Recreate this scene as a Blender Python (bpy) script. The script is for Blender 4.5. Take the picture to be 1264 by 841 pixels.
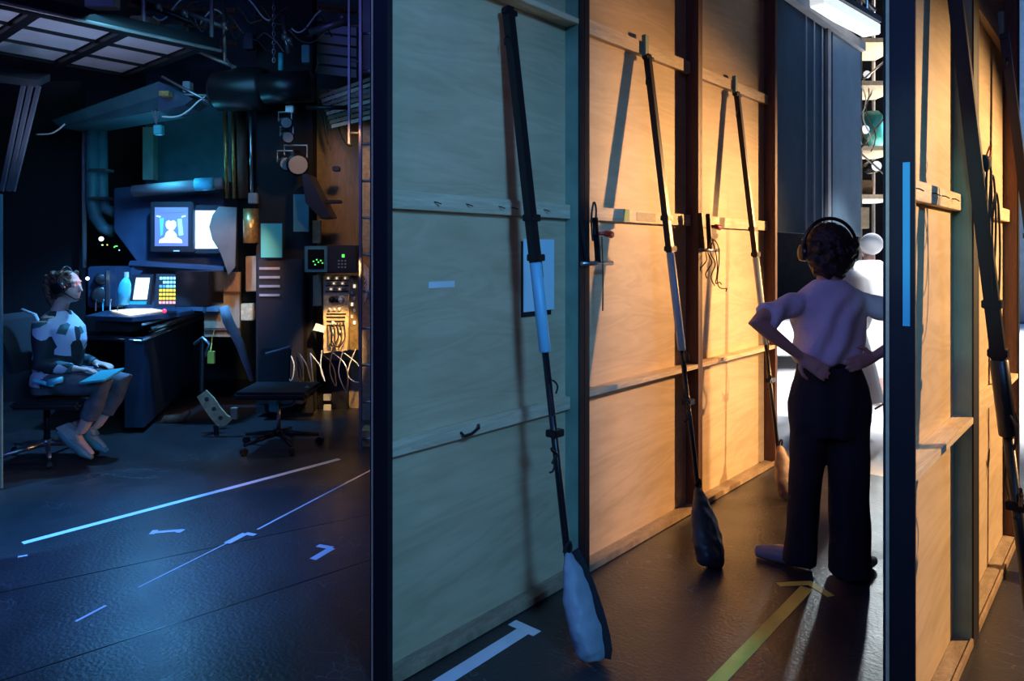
import bpy, bmesh, math, random
from mathutils import Vector, Matrix, noise as mnoise
random.seed(7)
for o in list(bpy.data.objects): bpy.data.objects.remove(o, do_unlink=True)
SC = bpy.context.scene; COL = SC.collection
# ------------------------------------------------------------------ camera
YAW = math.atan2(.6556, .7551)
CR = Vector((math.cos(YAW), math.sin(YAW), 0)); CF = Vector((-math.sin(YAW), math.cos(YAW), 0))
EYE = 1.5; FP = 896.0; HY = 312.0
cam = bpy.data.objects.new('camera', bpy.data.cameras.new('camera')); COL.objects.link(cam)
cam.location = (0, 0, EYE); cam.rotation_euler = (math.pi/2, 0, YAW)
cam.data.sensor_width = 36; cam.data.lens = 36*FP/1264
cam.data.shift_y = -(420.5-HY)/1264; cam.data.clip_start = .02; cam.data.clip_end = 200
SC.camera = cam
SC.view_settings.view_transform = 'Standard'; SC.view_settings.look = 'None'
SC.view_settings.exposure = 0.0; SC.view_settings.gamma = 1
try: SC.view_settings.use_curve_mapping = False
except Exception: pass
# ------------------------------------------------------------------ world and lamps
w = bpy.data.worlds.new('world'); SC.world = w; w.use_nodes = True
w.node_tree.nodes['Background'].inputs[0].default_value = (.03, .05, .12, 1)
w.node_tree.nodes['Background'].inputs[1].default_value = .05
def C3(lat, dep, z): return CR*lat + CF*dep + Vector((0, 0, z))
def P(px, py, D): return C3((px-632)/FP*D, D, EYE-(py-HY)/FP*D)
def PZ(px, py, z=0.0):
    D = (EYE-z)*FP/(py-HY); return C3((px-632)/FP*D, D, z)
def lamp(name, kind, loc, aim, power, color, size=.1, angle=60, blend=.3, sy=None):
    d = bpy.data.lights.new(name, kind); o = bpy.data.objects.new(name, d); COL.objects.link(o)
    o.location = loc; o.rotation_euler = (Vector(aim)-Vector(loc)).to_track_quat('-Z', 'Y').to_euler()
    d.energy = power; d.color = color
    if kind == 'AREA':
        d.size = size
        if sy: d.shape = 'RECTANGLE'; d.size_y = sy
    else: d.shadow_soft_size = size
    if kind == 'SPOT': d.spot_size = math.radians(angle); d.spot_blend = blend
    return o
lamp('stage_backlight', 'SPOT', (-2.36, 9.9, 2.9), (-1.25, 3.4, .3), 260, (.85, .97, 1), .10, 40, .3)
lamp('stage_wash', 'SPOT', (-1.2, 12.5, 7.4), (-2.4, 12.0, 0), 15000, (.95, .97, 1), .5, 76, .4)
lamp('backdrop_wash', 'AREA', (0, 15, 6), (0, 19, 2.5), 260, (.25, .5, 1), 3.0)
lamp('warm_lantern_wall', 'SPOT', (.8, 8.6, 2.5), (-1.95, 2.35, .6), 2700, (1, .51, .18), .09, 48, .9)
lamp('warm_lantern_flats', 'SPOT', (1.75, 5.2, 2.5), (-.5, 3.6, .65), 900, (1, .60, .27), .05, 70, .5)
lamp('teal_lantern', 'SPOT', (1.9, .2, 3.4), (-2.0, 1.8, 1.0), 440, (.13, .46, 1), .32, 54, .6)
lamp('teal_soft', 'SPOT', (1.0, .9, 2.2), (-2.0, 1.9, 1.1), 60, (.12, .46, 1), .4, 54, .7)  # added soft fill that eases the shadows on the blue-green flat
lamp('teal_stile_fill', 'SPOT', (.2, -1.2, 2.4), (-.5, 3.2, 1.5), 90, (.35, .9, .8), .06, 11, .4)  # added narrow fill that tints the near right flat's far stile
lamp('violet_shirt_fill', 'SPOT', (.1, -1.6, 3.0), (-1.08, 3.5, 1.15), 85, (.42, .40, 1), .1, 15, .5)  # added fill that brightens the standing woman's shirt
lamp('blue_lantern_floor', 'SPOT', (-5.0, 2.15, 3.75), (-3.95, 1.6, 0), 900, (.08, .24, 1), .12, 40, 1.0)
lamp('blue_side_lantern', 'SPOT', (-4.4, -1.2, 3.6), PZ(60, 632), 1500, (.05, .38, 1), .02, 17, .08)
lamp('floor_sheen_fill', 'SPOT', P(185, 258, 6.3), PZ(190, 700), 38, (.09, .46, 1), .12, 44, .9)  # added unseen source that draws the blue streak on the floor
lamp('blue_wash_near', 'AREA', (-2.6, -1.6, 4.2), (-3.4, 1.8, 0), 40, (.07, .14, 1), 1.2)
lamp('house_fill', 'AREA', (.5, -3.2, 5), (-2.5, 3, 1), 44, (.30, .34, 1), 2.5)
lamp('overhead_fill', 'AREA', P(200, 60, 5.2), P(210, 380, 6.6), 14, (.12, .5, .8), 1.0)
lamp('performer_fill', 'SPOT', (-.6, 5.9, 4.6), P(1066, 470, 6.9), 1300, (.95, .98, 1), .05, 25, .5)  # added spot that whitens the performers, no such fixture modelled
lamp('panel_blue', 'SPOT', (-.2, 6.9, 4.3), (-2.1, 6.8, 2.8), 70, (.16, .48, 1), .1, 70, .5)
lamp('desk_lamp_light', 'SPOT', P(215, 150, 5.9), P(175, 400, 6.3), 380, (.10, .42, 1), .05, 95, .6)
lamp('desk_edge_fill', 'SPOT', P(236, 340, 4.9), P(205, 400, 6.3), 16, (.08, .38, 1), .04, 30, .6)  # added small fill that lifts the blue rails along the desk edge
lamp('operator_light', 'SPOT', P(170, 250, 5.2), P(85, 400, 5.25), 8, (.35, .75, 1), .05, 85, .6)
lamp('face_light', 'SPOT', P(175, 330, 5.5), P(95, 350, 5.2), 7, (1, .50, .55), .05, 30, .6)
lamp('service_lamp', 'SPOT', P(425, 150, 5.4), P(415, 300, 7.0), 24, (1, .55, .2), .04, 80, .6)
lamp('pin_lamp', 'SPOT', P(440, 300, 5.3), P(419, 388, 6.0), 200, (1, .62, .25), .03, 26, .4)
lamp('gallery_glow', 'SPOT', P(60, 250, 5.3), P(80, 50, 5.9), 42, (.55, .62, 1), .2, 90, .6)
lamp('teal_back', 'POINT', P(200, 210, 6.6), P(200, 210, 7), 6, (.06, .55, .9), .06)
lamp('rack_warm', 'SPOT', P(300, 250, 5.6), P(270, 380, 6.9), 60, (1, .5, .18), .04, 60, .6)
# ------------------------------------------------------------------ materials
MATS = {}
def N(t, ty, **kw):
    n = t.nodes.new(ty)
    for k, v in kw.items(): setattr(n, k, v)
    return n
def mat(name, col, rough=.6, metal=0, emit=None, estr=1, bump=0, bscale=40, var=0, vscale=6, spec=.5, alpha=None):
    if name in MATS: return MATS[name]
    m = bpy.data.materials.new(name); m.use_nodes = True; t = m.node_tree; b = t.nodes['Principled BSDF']
    b.inputs['Base Color'].default_value = (*col, 1); b.inputs['Roughness'].default_value = rough
    b.inputs['Metallic'].default_value = metal; b.inputs['Specular IOR Level'].default_value = spec
    tc = N(t, 'ShaderNodeTexCoord')
    if var:
        nz = N(t, 'ShaderNodeTexNoise'); nz.inputs['Scale'].default_value = vscale; nz.inputs['Detail'].default_value = 5
        t.links.new(tc.outputs['Object'], nz.inputs['Vector'])
        cr = N(t, 'ShaderNodeValToRGB'); t.links.new(nz.outputs['Fac'], cr.inputs[0])
        cr.color_ramp.elements[0].position = .3; cr.color_ramp.elements[1].position = .7
        cr.color_ramp.elements[0].color = (*[c*(1-var) for c in col], 1)
        cr.color_ramp.elements[1].color = (*[min(1, c*(1+var)) for c in col], 1)
        t.links.new(cr.outputs[0], b.inputs['Base Color'])
    if bump:
        nb = N(t, 'ShaderNodeTexNoise'); nb.inputs['Scale'].default_value = bscale; nb.inputs['Detail'].default_value = 4
        t.links.new(tc.outputs['Object'], nb.inputs['Vector'])
        bp = N(t, 'ShaderNodeBump'); bp.inputs['Strength'].default_value = bump; bp.inputs['Distance'].default_value = .01
        t.links.new(nb.outputs['Fac'], bp.inputs['Height']); t.links.new(bp.outputs[0], b.inputs['Normal'])
    if emit:
        b.inputs['Emission Color'].default_value = (*emit, 1); b.inputs['Emission Strength'].default_value = estr
    MATS[name] = m; return m
def mat_wood(name, c0, c1, scale=1.0, stretch=(1, .35, 2.2), rough=.55, contrast=(.35, .7), stain=0.0):
    m = bpy.data.materials.new(name); m.use_nodes = True; t = m.node_tree; b = t.nodes['Principled BSDF']
    b.inputs['Roughness'].default_value = rough; b.inputs['Specular IOR Level'].default_value = .35
    tc = N(t, 'ShaderNodeTexCoord'); mp = N(t, 'ShaderNodeMapping'); mp.inputs['Scale'].default_value = stretch
    t.links.new(tc.outputs['Object'], mp.inputs[0])
    n1 = N(t, 'ShaderNodeTexNoise'); n1.inputs['Scale'].default_value = 1.6*scale; n1.inputs['Detail'].default_value = 3; n1.inputs['Distortion'].default_value = 1.4
    t.links.new(mp.outputs[0], n1.inputs['Vector'])
    mul = N(t, 'ShaderNodeMath', operation='MULTIPLY'); mul.inputs[1].default_value = 42; t.links.new(n1.outputs['Fac'], mul.inputs[0])
    sn = N(t, 'ShaderNodeMath', operation='SINE'); t.links.new(mul.outputs[0], sn.inputs[0])
    n2 = N(t, 'ShaderNodeTexNoise'); n2.inputs['Scale'].default_value = 2.2*scale; n2.inputs['Detail'].default_value = 8; n2.inputs['Roughness'].default_value = .65
    t.links.new(mp.outputs[0], n2.inputs['Vector'])
    ma = N(t, 'ShaderNodeMath', operation='MULTIPLY_ADD'); ma.inputs[1].default_value = .065; t.links.new(sn.outputs[0], ma.inputs[0]); t.links.new(n2.outputs['Fac'], ma.inputs[2])
    cr = N(t, 'ShaderNodeValToRGB'); t.links.new(ma.outputs[0], cr.inputs[0])
    cr.color_ramp.elements[0].position = contrast[0]; cr.color_ramp.elements[1].position = contrast[1]
    cr.color_ramp.elements[0].color = (*c0, 1); cr.color_ramp.elements[1].color = (*c1, 1)
    t.links.new(cr.outputs[0], b.inputs['Base Color'])
    bp = N(t, 'ShaderNodeBump'); bp.inputs['Strength'].default_value = .08; bp.inputs['Distance'].default_value = .01
    t.links.new(ma.outputs[0], bp.inputs['Height']); t.links.new(bp.outputs[0], b.inputs['Normal'])
    MATS[name] = m; return m
def mat_floor(name, c0, c1, r0, r1, scuff):
    m = bpy.data.materials.new(name); m.use_nodes = True; t = m.node_tree; b = t.nodes['Principled BSDF']
    tc = N(t, 'ShaderNodeTexCoord')
    n = N(t, 'ShaderNodeTexNoise'); n.inputs['Scale'].default_value = 1.3; n.inputs['Detail'].default_value = 9; n.inputs['Roughness'].default_value = .65
    t.links.new(tc.outputs['Object'], n.inputs['Vector'])
    cr = N(t, 'ShaderNodeValToRGB'); t.links.new(n.outputs['Fac'], cr.inputs[0])
    cr.color_ramp.elements[0].position = .35; cr.color_ramp.elements[1].position = .7
    cr.color_ramp.elements[0].color = (*c0, 1); cr.color_ramp.elements[1].color = (*c1, 1)
    # fine scuffs
    v = N(t, 'ShaderNodeTexVoronoi', feature='DISTANCE_TO_EDGE'); v.inputs['Scale'].default_value = 9
    mp = N(t, 'ShaderNodeMapping'); mp.inputs['Scale'].default_value = (1, 2.6, 1); mp.inputs['Rotation'].default_value = (0, 0, .6)
    nd = N(t, 'ShaderNodeTexNoise'); nd.inputs['Scale'].default_value = 3.0; nd.inputs['Detail'].default_value = 4
    mx0 = N(t, 'ShaderNodeMix', data_type='VECTOR'); mx0.inputs[0].default_value = .25
    t.links.new(tc.outputs['Object'], nd.inputs['Vector']); t.links.new(tc.outputs['Object'], mp.inputs[0])
    t.links.new(mp.outputs[0], mx0.inputs[4]); t.links.new(nd.outputs['Color'], mx0.inputs[5]); t.links.new(mx0.outputs[1], v.inputs['Vector'])
    lt = N(t, 'ShaderNodeMath', operation='LESS_THAN'); lt.inputs[1].default_value = .012; t.links.new(v.outputs['Distance'], lt.inputs[0])
    gt = N(t, 'ShaderNodeMath', operation='GREATER_THAN'); gt.inputs[1].default_value = .54
    n3 = N(t, 'ShaderNodeTexNoise'); n3.inputs['Scale'].default_value = 2.3; n3.inputs['Detail'].default_value = 6; t.links.new(tc.outputs['Object'], n3.inputs['Vector'])
    t.links.new(n3.outputs['Fac'], gt.inputs[0])
    ml = N(t, 'ShaderNodeMath', operation='MULTIPLY'); t.links.new(lt.outputs[0], ml.inputs[0]); t.links.new(gt.outputs[0], ml.inputs[1])
    m2 = N(t, 'ShaderNodeMath', operation='MULTIPLY'); m2.inputs[1].default_value = .6; t.links.new(ml.outputs[0], m2.inputs[0])
    mx = N(t, 'ShaderNodeMix', data_type='RGBA'); t.links.new(m2.outputs[0], mx.inputs[0]); t.links.new(cr.outputs[0], mx.inputs[6]); mx.inputs[7].default_value = (*scuff, 1)
    t.links.new(mx.outputs[2], b.inputs['Base Color'])
    mr = N(t, 'ShaderNodeMapRange'); mr.inputs[3].default_value = r0; mr.inputs[4].default_value = r1
    n4 = N(t, 'ShaderNodeTexNoise'); n4.inputs['Scale'].default_value = 5; n4.inputs['Detail'].default_value = 8; t.links.new(tc.outputs['Object'], n4.inputs['Vector'])
    t.links.new(n4.outputs['Fac'], mr.inputs[0]); t.links.new(mr.outputs[0], b.inputs['Roughness']); b.inputs['Specular IOR Level'].default_value = .7
    n5 = N(t, 'ShaderNodeTexNoise'); n5.inputs['Scale'].default_value = 60; n5.inputs['Detail'].default_value = 6; t.links.new(tc.outputs['Object'], n5.inputs['Vector'])
    bp = N(t, 'ShaderNodeBump'); bp.inputs['Strength'].default_value = .28; bp.inputs['Distance'].default_value = .008
    t.links.new(n5.outputs['Fac'], bp.inputs['Height']); t.links.new(bp.outputs[0], b.inputs['Normal'])
    MATS[name] = m; return m
mat_wood('plywood', (.52, .38, .235), (.72, .55, .36), contrast=(.28, .74), stretch=(1, .45, 2.6), scale=1.15)
mat_wood('batten_wood', (.58, .45, .30), (.80, .66, .46), scale=2.5, stretch=(6, .5, 6))
mat_wood('brown_stain', (.10, .045, .03), (.17, .08, .05), scale=3, stretch=(5, 5, .5))
mat_wood('dusty_wood', (.25, .19, .13), (.42, .33, .23), scale=4, stretch=(3, 1, 3))
mat_wood('old_board', (.30, .21, .13), (.45, .33, .21), scale=2, stretch=(2, 2, .5))
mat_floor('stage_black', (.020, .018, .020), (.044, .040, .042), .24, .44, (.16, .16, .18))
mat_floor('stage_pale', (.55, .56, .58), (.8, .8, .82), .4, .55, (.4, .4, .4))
mat('black_paint', (.008, .007, .011), .6, bump=.1)
mat('black_gloss', (.010, .010, .012), .28)
mat('black_cloth', (.013, .012, .016), .95, bump=.2, bscale=30)
mat('green_paint_and_teal_light', (.18, .32, .26), .5, var=.2)  # on stiles, teal lamp light put into the colour; own green elsewhere
mat('black_metal', (.014, .014, .018), .35, metal=.3)
mat('steel', (.45, .45, .47), .3, metal=.9, var=.15)
mat('pipe_metal', (.30, .27, .26), .4, metal=.6, var=.2)
mat('white_tape', (.75, .78, .8), .5, var=.08)
mat('yellow_tape', (.85, .75, .12), .5, var=.15)
mat('paper', (.62, .86, .95), .7); mat('sleeve_blue', (.22, .55, .72), .4)
mat('blue_tape', (.10, .55, .70), .5)
mat('sleeve_grey', (.30, .36, .40), .4)
mat('bag_blue', (.26, .31, .36), .55, var=.25, bump=.5, bscale=25)
mat('bag_black', (.035, .037, .045), .45, var=.4, bump=.6, bscale=22)
mat('bag_brown', (.20, .12, .08), .6, var=.3, bump=.5, bscale=25)
mat('red_plastic', (.55, .03, .02), .35)
mat('rope', (.12, .07, .035), .8); mat('dark_rope', (.02, .018, .02), .8)
mat('green_mark', (.08, .28, .10), .6)
mat('skin', (.50, .29, .20), .5, var=.06)
mat('skin_pale', (.68, .42, .35), .5, var=.06)
mat('hair_dark', (.018, .009, .008), .5, bump=.9, bscale=70, var=.4, vscale=40)
mat('hair_brown', (.10, .05, .03), .5, bump=.9, bscale=70, var=.4, vscale=40)
mat('shirt_grey', (.62, .57, .62), .85, bump=.3, bscale=60, var=.06)
mat('trouser_black', (.013, .012, .018), .9, bump=.4, bscale=60)
mat('jeans', (.09, .10, .12), .85, var=.3, vscale=14, bump=.3)
mat('white_cloth', (.8, .8, .82), .8)
mat('shoe_pale', (.45, .42, .38), .6, var=.2)
mat('shoe_teal', (.10, .26, .28), .6, var=.2)
mat('grey_paint', (.26, .27, .30), .6, var=.15)
mat('panel_paint', (.11, .17, .23), .42, var=.12)
mat('panel_dark', (.02, .05, .09), .8, var=.15, spec=.15)
mat('teal_paint', (.05, .17, .20), .5, var=.2)
mat('teal_bright', (.05, .40, .45), .5)
mat('dim_grey', (.09, .09, .11), .6, var=.15); mat('duct_teal', (.02, .085, .11), .5, var=.2); mat('baffle_brown', (.10, .075, .06), .35, var=.2)
mat('wall_teal', (.035, .07, .085), .8, var=.3)
mat('wall_dark', (.016, .015, .020), .9, var=.3)
mat('desk_blue', (.03, .05, .09), .32, var=.2)
mat('screen_dark', (.01, .01, .012), .12)
mat('brass', (.50, .33, .12), .35, metal=.7, var=.3, vscale=30)
mat('cream_panel', (.62, .47, .25), .5, var=.3, vscale=25)
mat('cardboard', (.30, .20, .11), .8, var=.2)
mat('white_plastic', (.7, .7, .68), .4)
mat('pale_board', (.42, .42, .46), .8, var=.15, vscale=2)
def emi(name, col, s): return mat(name, col, .5, emit=col, estr=s)
emi('em_white', (.85, .88, .92), .85); emi('em_lilac', (.13, .14, .24), .7); emi('em_blue', (.08, .35, .9), 1.0)
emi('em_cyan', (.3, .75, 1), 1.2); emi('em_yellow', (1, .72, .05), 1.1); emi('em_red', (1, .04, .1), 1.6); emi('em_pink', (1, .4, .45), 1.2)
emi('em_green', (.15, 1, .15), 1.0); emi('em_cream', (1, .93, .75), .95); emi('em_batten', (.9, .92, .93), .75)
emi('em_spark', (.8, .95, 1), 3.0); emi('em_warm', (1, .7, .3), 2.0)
# patterned jacket
m = mat('jacket', (.3, .3, .3), .8); t = m.node_tree; b = t.nodes['Principled BSDF']
tc = N(t, 'ShaderNodeTexCoord'); v = N(t, 'ShaderNodeTexVoronoi'); v.inputs['Scale'].default_value = 13
t.links.new(tc.outputs['Object'], v.inputs['Vector']); sx = N(t, 'ShaderNodeSeparateColor'); t.links.new(v.outputs['Color'], sx.inputs[0])
cr = N(t, 'ShaderNodeValToRGB'); cr.color_ramp.interpolation = 'CONSTANT'; t.links.new(sx.outputs[0], cr.inputs[0])
cr.color_ramp.elements[0].color = (.012, .02, .03, 1); cr.color_ramp.elements[1].position = .45; cr.color_ramp.elements[1].color = (.04, .13, .14, 1)
e = cr.color_ramp.elements.new(.70); e.color = (.48, .53, .68, 1); t.links.new(cr.outputs[0], b.inputs['Base Color'])
# ------------------------------------------------------------------ mesh helpers (all coordinates are world ones)
def tag(o, label=None, cat=None, group=None, kind=None):
    if label: o['label'] = label
    if cat: o['category'] = cat
    if group: o['group'] = group
    if kind: o['kind'] = kind
    return o
def thing(name, loc, label, cat, group=None):
    o = bpy.data.objects.new(name, None); COL.objects.link(o); o.location = loc; o.empty_display_size = .1
    return tag(o, label, cat, group)
def wloc(o):
    v = Vector((0, 0, 0))
    while o is not None: v += o.location; o = o.parent
    return v
class MB:
    def __init__(s): s.bm = bmesh.new()
    def hexa(s, pts):
        v = [s.bm.verts.new(p) for p in pts]
        for f in ((0, 3, 2, 1), (4, 5, 6, 7), (0, 1, 5, 4), (1, 2, 6, 5), (2, 3, 7, 6), (3, 0, 4, 7)): s.bm.faces.new([v[i] for i in f])
        return s
    def box(s, x0, x1, y0, y1, z0, z1):
        return s.hexa([(x0, y0, z0), (x1, y0, z0), (x1, y1, z0), (x0, y1, z0), (x0, y0, z1), (x1, y0, z1), (x1, y1, z1), (x0, y1, z1)])
    def cbox(s, a0, a1, d0, d1, z0, z1):       # box lined up with the camera heading
        q = [(a0, d0, z0), (a1, d0, z0), (a1, d1, z0), (a0, d1, z0), (a0, d0, z1), (a1, d0, z1), (a1, d1, z1), (a0, d1, z1)]
        return s.hexa([C3(*p) for p in q])
    def pbox(s, px0, px1, py0, py1, D, th=.05):  # box whose front face spans these picture coordinates at depth D
        a0, a1 = (px0-632)/FP*D, (px1-632)/FP*D
        return s.cbox(a0, a1, D, D+th, EYE-(py1-HY)/FP*D, EYE-(py0-HY)/FP*D)
    def bar(s, p, q, wd, ht, up=(0, 0, 1)):
        p, q = Vector(p), Vector(q); d = (q-p).normalized(); u = Vector(up)
        if abs(d.dot(u)) > .95: u = CF.copy()
        a = d.cross(u).normalized()*wd/2; c = a.cross(d).normalized()*ht/2
        return s.hexa([p-a-c, p+a-c, p+a+c, p-a+c, q-a-c, q+a-c, q+a+c, q-a+c])
    def tube(s, pts, r, n=8, cap=True):
        pts = [Vector(p) for p in pts]; k = len(pts)
        rs = r if isinstance(r, (list, tuple)) else [r]*k
        rings = []; prev = None
        for i, p in enumerate(pts):
            d = (pts[min(i+1, k-1)]-pts[max(i-1, 0)])
            d = d.normalized() if d.length > 1e-9 else Vector((0, 0, 1))
            if prev is None: a = d.orthogonal().normalized()
            else:
                a = prev-d*prev.dot(d); a = a.normalized() if a.length > 1e-6 else d.orthogonal().normalized()
            prev = a; c = d.cross(a)
            rr = rs[i] if isinstance(rs[i], (list, tuple)) else (rs[i], rs[i])
            rings.append([s.bm.verts.new(p+a*math.cos(t)*rr[0]+c*math.sin(t)*rr[1]) for t in [2*math.pi*j/n for j in range(n)]])
        for i in range(k-1):
            for j in range(n): s.bm.faces.new((rings[i][j], rings[i][(j+1) % n], rings[i+1][(j+1) % n], rings[i+1][j]))
        if cap: s.bm.faces.new(list(reversed(rings[0]))); s.bm.faces.new(rings[-1])
        return s
    def cable(s, pts, r, n=6, sub=5):
        p = [Vector(q) for q in pts]; o = []
        for i in range(len(p)-1):
            a, b, c, d = p[max(i-1, 0)], p[i], p[i+1], p[min(i+2, len(p)-1)]
            for k in range(sub):
                t = k/sub; o.append(.5*((2*b)+(c-a)*t+(2*a-5*b+4*c-d)*t*t+(3*b-a-3*c+d)*t**3))
        o.append(p[-1]); return s.tube(o, r, n)
    def ball(s, c, r, ax=None, u=14, v=10):
        r = r if isinstance(r, (list, tuple)) else (r, r, r)
        ax = ax or (Vector((1, 0, 0)), Vector((0, 1, 0)), Vector((0, 0, 1)))
        M = Matrix([[ax[j][i]*r[j] for j in range(3)] for i in range(3)]).to_4x4(); M.translation = Vector(c)
        bmesh.ops.create_uvsphere(s.bm, u_segments=u, v_segments=v, radius=1, matrix=M); return s
    def loft(s, rings, cap=True):               # rings: lists of world points
        R = [[s.bm.verts.new(p) for p in rg] for rg in rings]; n = len(R[0])
        for i in range(len(R)-1):
            for j in range(n): s.bm.faces.new((R[i][j], R[i][(j+1) % n], R[i+1][(j+1) % n], R[i+1][j]))
        if cap: s.bm.faces.new(list(reversed(R[0]))); s.bm.faces.new(R[-1])
        return s
    def prism(s, pts, off):                     # polygon (world points) pushed by off
        off = Vector(off); a = [s.bm.verts.new(p) for p in pts]; b = [s.bm.verts.new(Vector(p)+off) for p in pts]; n = len(a)
        s.bm.faces.new(a); s.bm.faces.new(list(reversed(b)))
        for i in range(n): s.bm.faces.new((a[i], b[i], b[(i+1) % n], a[(i+1) % n]))
        return s
    def build(s, name, m, parent=None, smooth=False, bevel=0):
        bmesh.ops.recalc_face_normals(s.bm, faces=s.bm.faces)
        if bevel:
            es = [e for e in s.bm.edges if len(e.link_faces) == 2 and e.calc_face_angle(0) > .6]
            bmesh.ops.bevel(s.bm, geom=es, offset=bevel, segments=2, affect='EDGES', clamp_overlap=True)
        if parent is None:
            xs = [v.co.copy() for v in s.bm.verts]
            org = Vector((sum(p.x for p in xs)/len(xs), sum(p.y for p in xs)/len(xs), min(p.z for p in xs)))
        else: org = wloc(parent)
        bmesh.ops.translate(s.bm, verts=s.bm.verts, vec=-org)
        me = bpy.data.meshes.new(name); s.bm.to_mesh(me); s.bm.free()
        me.materials.append(MATS[m])
        if smooth:
            for p in me.polygons: p.use_smooth = True
        o = bpy.data.objects.new(name, me); COL.objects.link(o)
        if parent is not None: o.parent = parent
        else: o.location = org
        return o
def remesh(o, vox=.01, sm=4, amp=0, fs=8, fn=None):
    a = o.modifiers.new('r', 'REMESH'); a.mode = 'VOXEL'; a.voxel_size = vox
    if sm: b = o.modifiers.new('s', 'SMOOTH'); b.iterations = sm; b.factor = .5
    dg = bpy.context.evaluated_depsgraph_get(); ev = o.evaluated_get(dg)
    me = bpy.data.meshes.new_from_object(ev); o.modifiers.clear(); mt = o.data.materials[0]; o.data = me
    if not me.materials: me.materials.append(mt)
    for p in me.polygons: p.use_smooth = True
    if amp or fn:
        ns = [v.normal.copy() for v in me.vertices]
        for v, n in zip(me.vertices, ns):
            d = (mnoise.noise(v.co*fs)*amp if amp else 0) + (fn(v.co) if fn else 0)
            v.co += n*d
    return o
def copy_tree(o, parent=None):
    c = o.copy(); COL.objects.link(c); c.parent = parent
    for ch in list(o.children): copy_tree(ch, c)
    return c
# ------------------------------------------------------------------ setting
def st(name, mb, m): return tag(mb.build(name, m), kind='structure')
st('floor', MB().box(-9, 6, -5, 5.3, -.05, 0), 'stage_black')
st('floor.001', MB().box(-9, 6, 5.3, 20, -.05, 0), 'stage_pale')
st('ceiling', MB().box(-9, 6, -5, 20, 8.5, 8.6), 'wall_dark')
st('wall_left', MB().box(-9.1, -9, -5, 20, 0, 8.5), 'wall_dark')
st('wall_right', MB().box(6, 6.1, -5, 20, 0, 8.5), 'wall_dark')
st('wall_rear', MB().box(-9, 6, -5.1, -5, 0, 8.5), 'wall_dark')
st('wall_far', MB().box(-9, 6, 20, 20.1, 0, 8.5), 'wall_dark')
# seams of the black floor
mb = MB()
for a, b in ((PZ(0, 732), PZ(225, 684)), (PZ(225, 684), PZ(461, 634)), (PZ(0, 841), PZ(461, 690))):
    mb.bar(a+Vector((0, 0, .0005)), b+Vector((0, 0, .0005)), .006, .002)
st('trim_1', mb, 'black_gloss')
tag(MB().box(-4.6, 5.95, 18.6, 18.68, .02, 8.2).build('backdrop', 'panel_paint'), 'broad blue cloth backdrop at the far end of the stage', 'backdrop')
# unseen cloths added to block lamp light, shaped as hanging drapes
def drape(label, x0, x1, y, z1):
    mb = MB(); n = int((x1-x0)/.055); pts = [(x0+(x1-x0)*i/n, y+.04*math.sin(i*1.25)) for i in range(n+1)]
    L = [[mb.bm.verts.new((px, py+dy, z)) for px, py in pts] for dy in (0, .02) for z in (.01, z1)]
    for i in range(n):
        mb.bm.faces.new((L[0][i], L[0][i+1], L[1][i+1], L[1][i])); mb.bm.faces.new((L[2][i+1], L[2][i], L[3][i], L[3][i+1]))
        mb.bm.faces.new((L[1][i], L[1][i+1], L[3][i+1], L[3][i])); mb.bm.faces.new((L[0][i+1], L[0][i], L[2][i], L[2][i+1]))
    mb.bm.faces.new((L[0][0], L[1][0], L[3][0], L[2][0])); mb.bm.faces.new((L[0][n], L[2][n], L[3][n], L[1][n]))
    tag(mb.build('light_blocking_drape', 'black_cloth'), label, 'drape')
drape('added black cloth out of view that keeps warm light off the blue-green flat', -.27, 2.9, 6.42, 5.5)
drape('added unseen black cloth that blocks stage light from the left floor', -6.35, -2.35, 5.62, 8.2)
# ------------------------------------------------------------------ the flats
HT = 4.1
def flat(label, y0, y1, face, ply, sL, sR, rails, mL, mR, group):
    t = thing('scenery_flat', ((face+ply)/2, (y0+y1)/2, 0), label, 'stage flat', group)
    MB().box(ply-.009, ply, y0+.001, y1-.001, .002, HT).build('plywood_sheet', 'plywood', t)
    MB().box(ply-.016, ply-.0095, y0+.001, y1-.001, .002, HT).build('bounce_stop_sheet', 'black_cloth', t)  # unseen dark sheet added so the flat's hidden side bounces no light
    MB().box(ply+.0005, face, y0, y0+sL, .002, HT).build('stile', mL[0], t, bevel=.0015)
    # far stile: side board and its front edge strip
    MB().box(ply+.0005, face-.006, y1-sR, y1, .002, HT).build('stile', mR[0], t)
    MB().box(face-.006, face, y1-sR, y1, .002, HT).build('stile_edge', mR[1], t, bevel=.001)
    for (z0, z1, dep, m) in rails:
        MB().box(ply+.0005, ply+dep, y0+sL+.0005, y1-sR-.0005, z0, z1).build('rail', m, t, bevel=.0015)
    MB().box(ply+.0005, face-.012, y0+sL+.0005, y1-sR-.0005, .003, .026).build('bottom_rail', 'dusty_wood', t, bevel=.002)
    MB().box(face-.011, face, y0+sL+.0005, y1-sR-.0005, .003, .034).build('toe_strip', 'old_board', t, bevel=.002)
    return t
FA, PA = -1.95, -2.03
G1 = 'tall plywood flats of the left run'
bw = 'batten_wood'
flat('plywood flat lit blue-green beside the black upright in mid picture', 1.596, 2.757, FA, PA, .024, .041,
     [(2.55, 2.575, .079, bw), (1.657, 1.722, .03, bw), (.775, .833, .03, bw), (3.3, 3.365, .03, bw)], ('black_paint',), ('green_paint_and_teal_light', 'black_paint'), G1)  # far stile coloured green for the teal light falling on its side
flat('orange-lit plywood flat directly right of the blue-green flat', 2.759, 3.93, FA, PA, .041, .03,
     [(2.55, 2.62, .03, bw), (1.657, 1.722, .03, bw), (.825, .85, .079, bw), (3.3, 3.365, .03, bw)], ('black_paint',), ('brown_stain', 'brown_stain'), G1)
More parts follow.
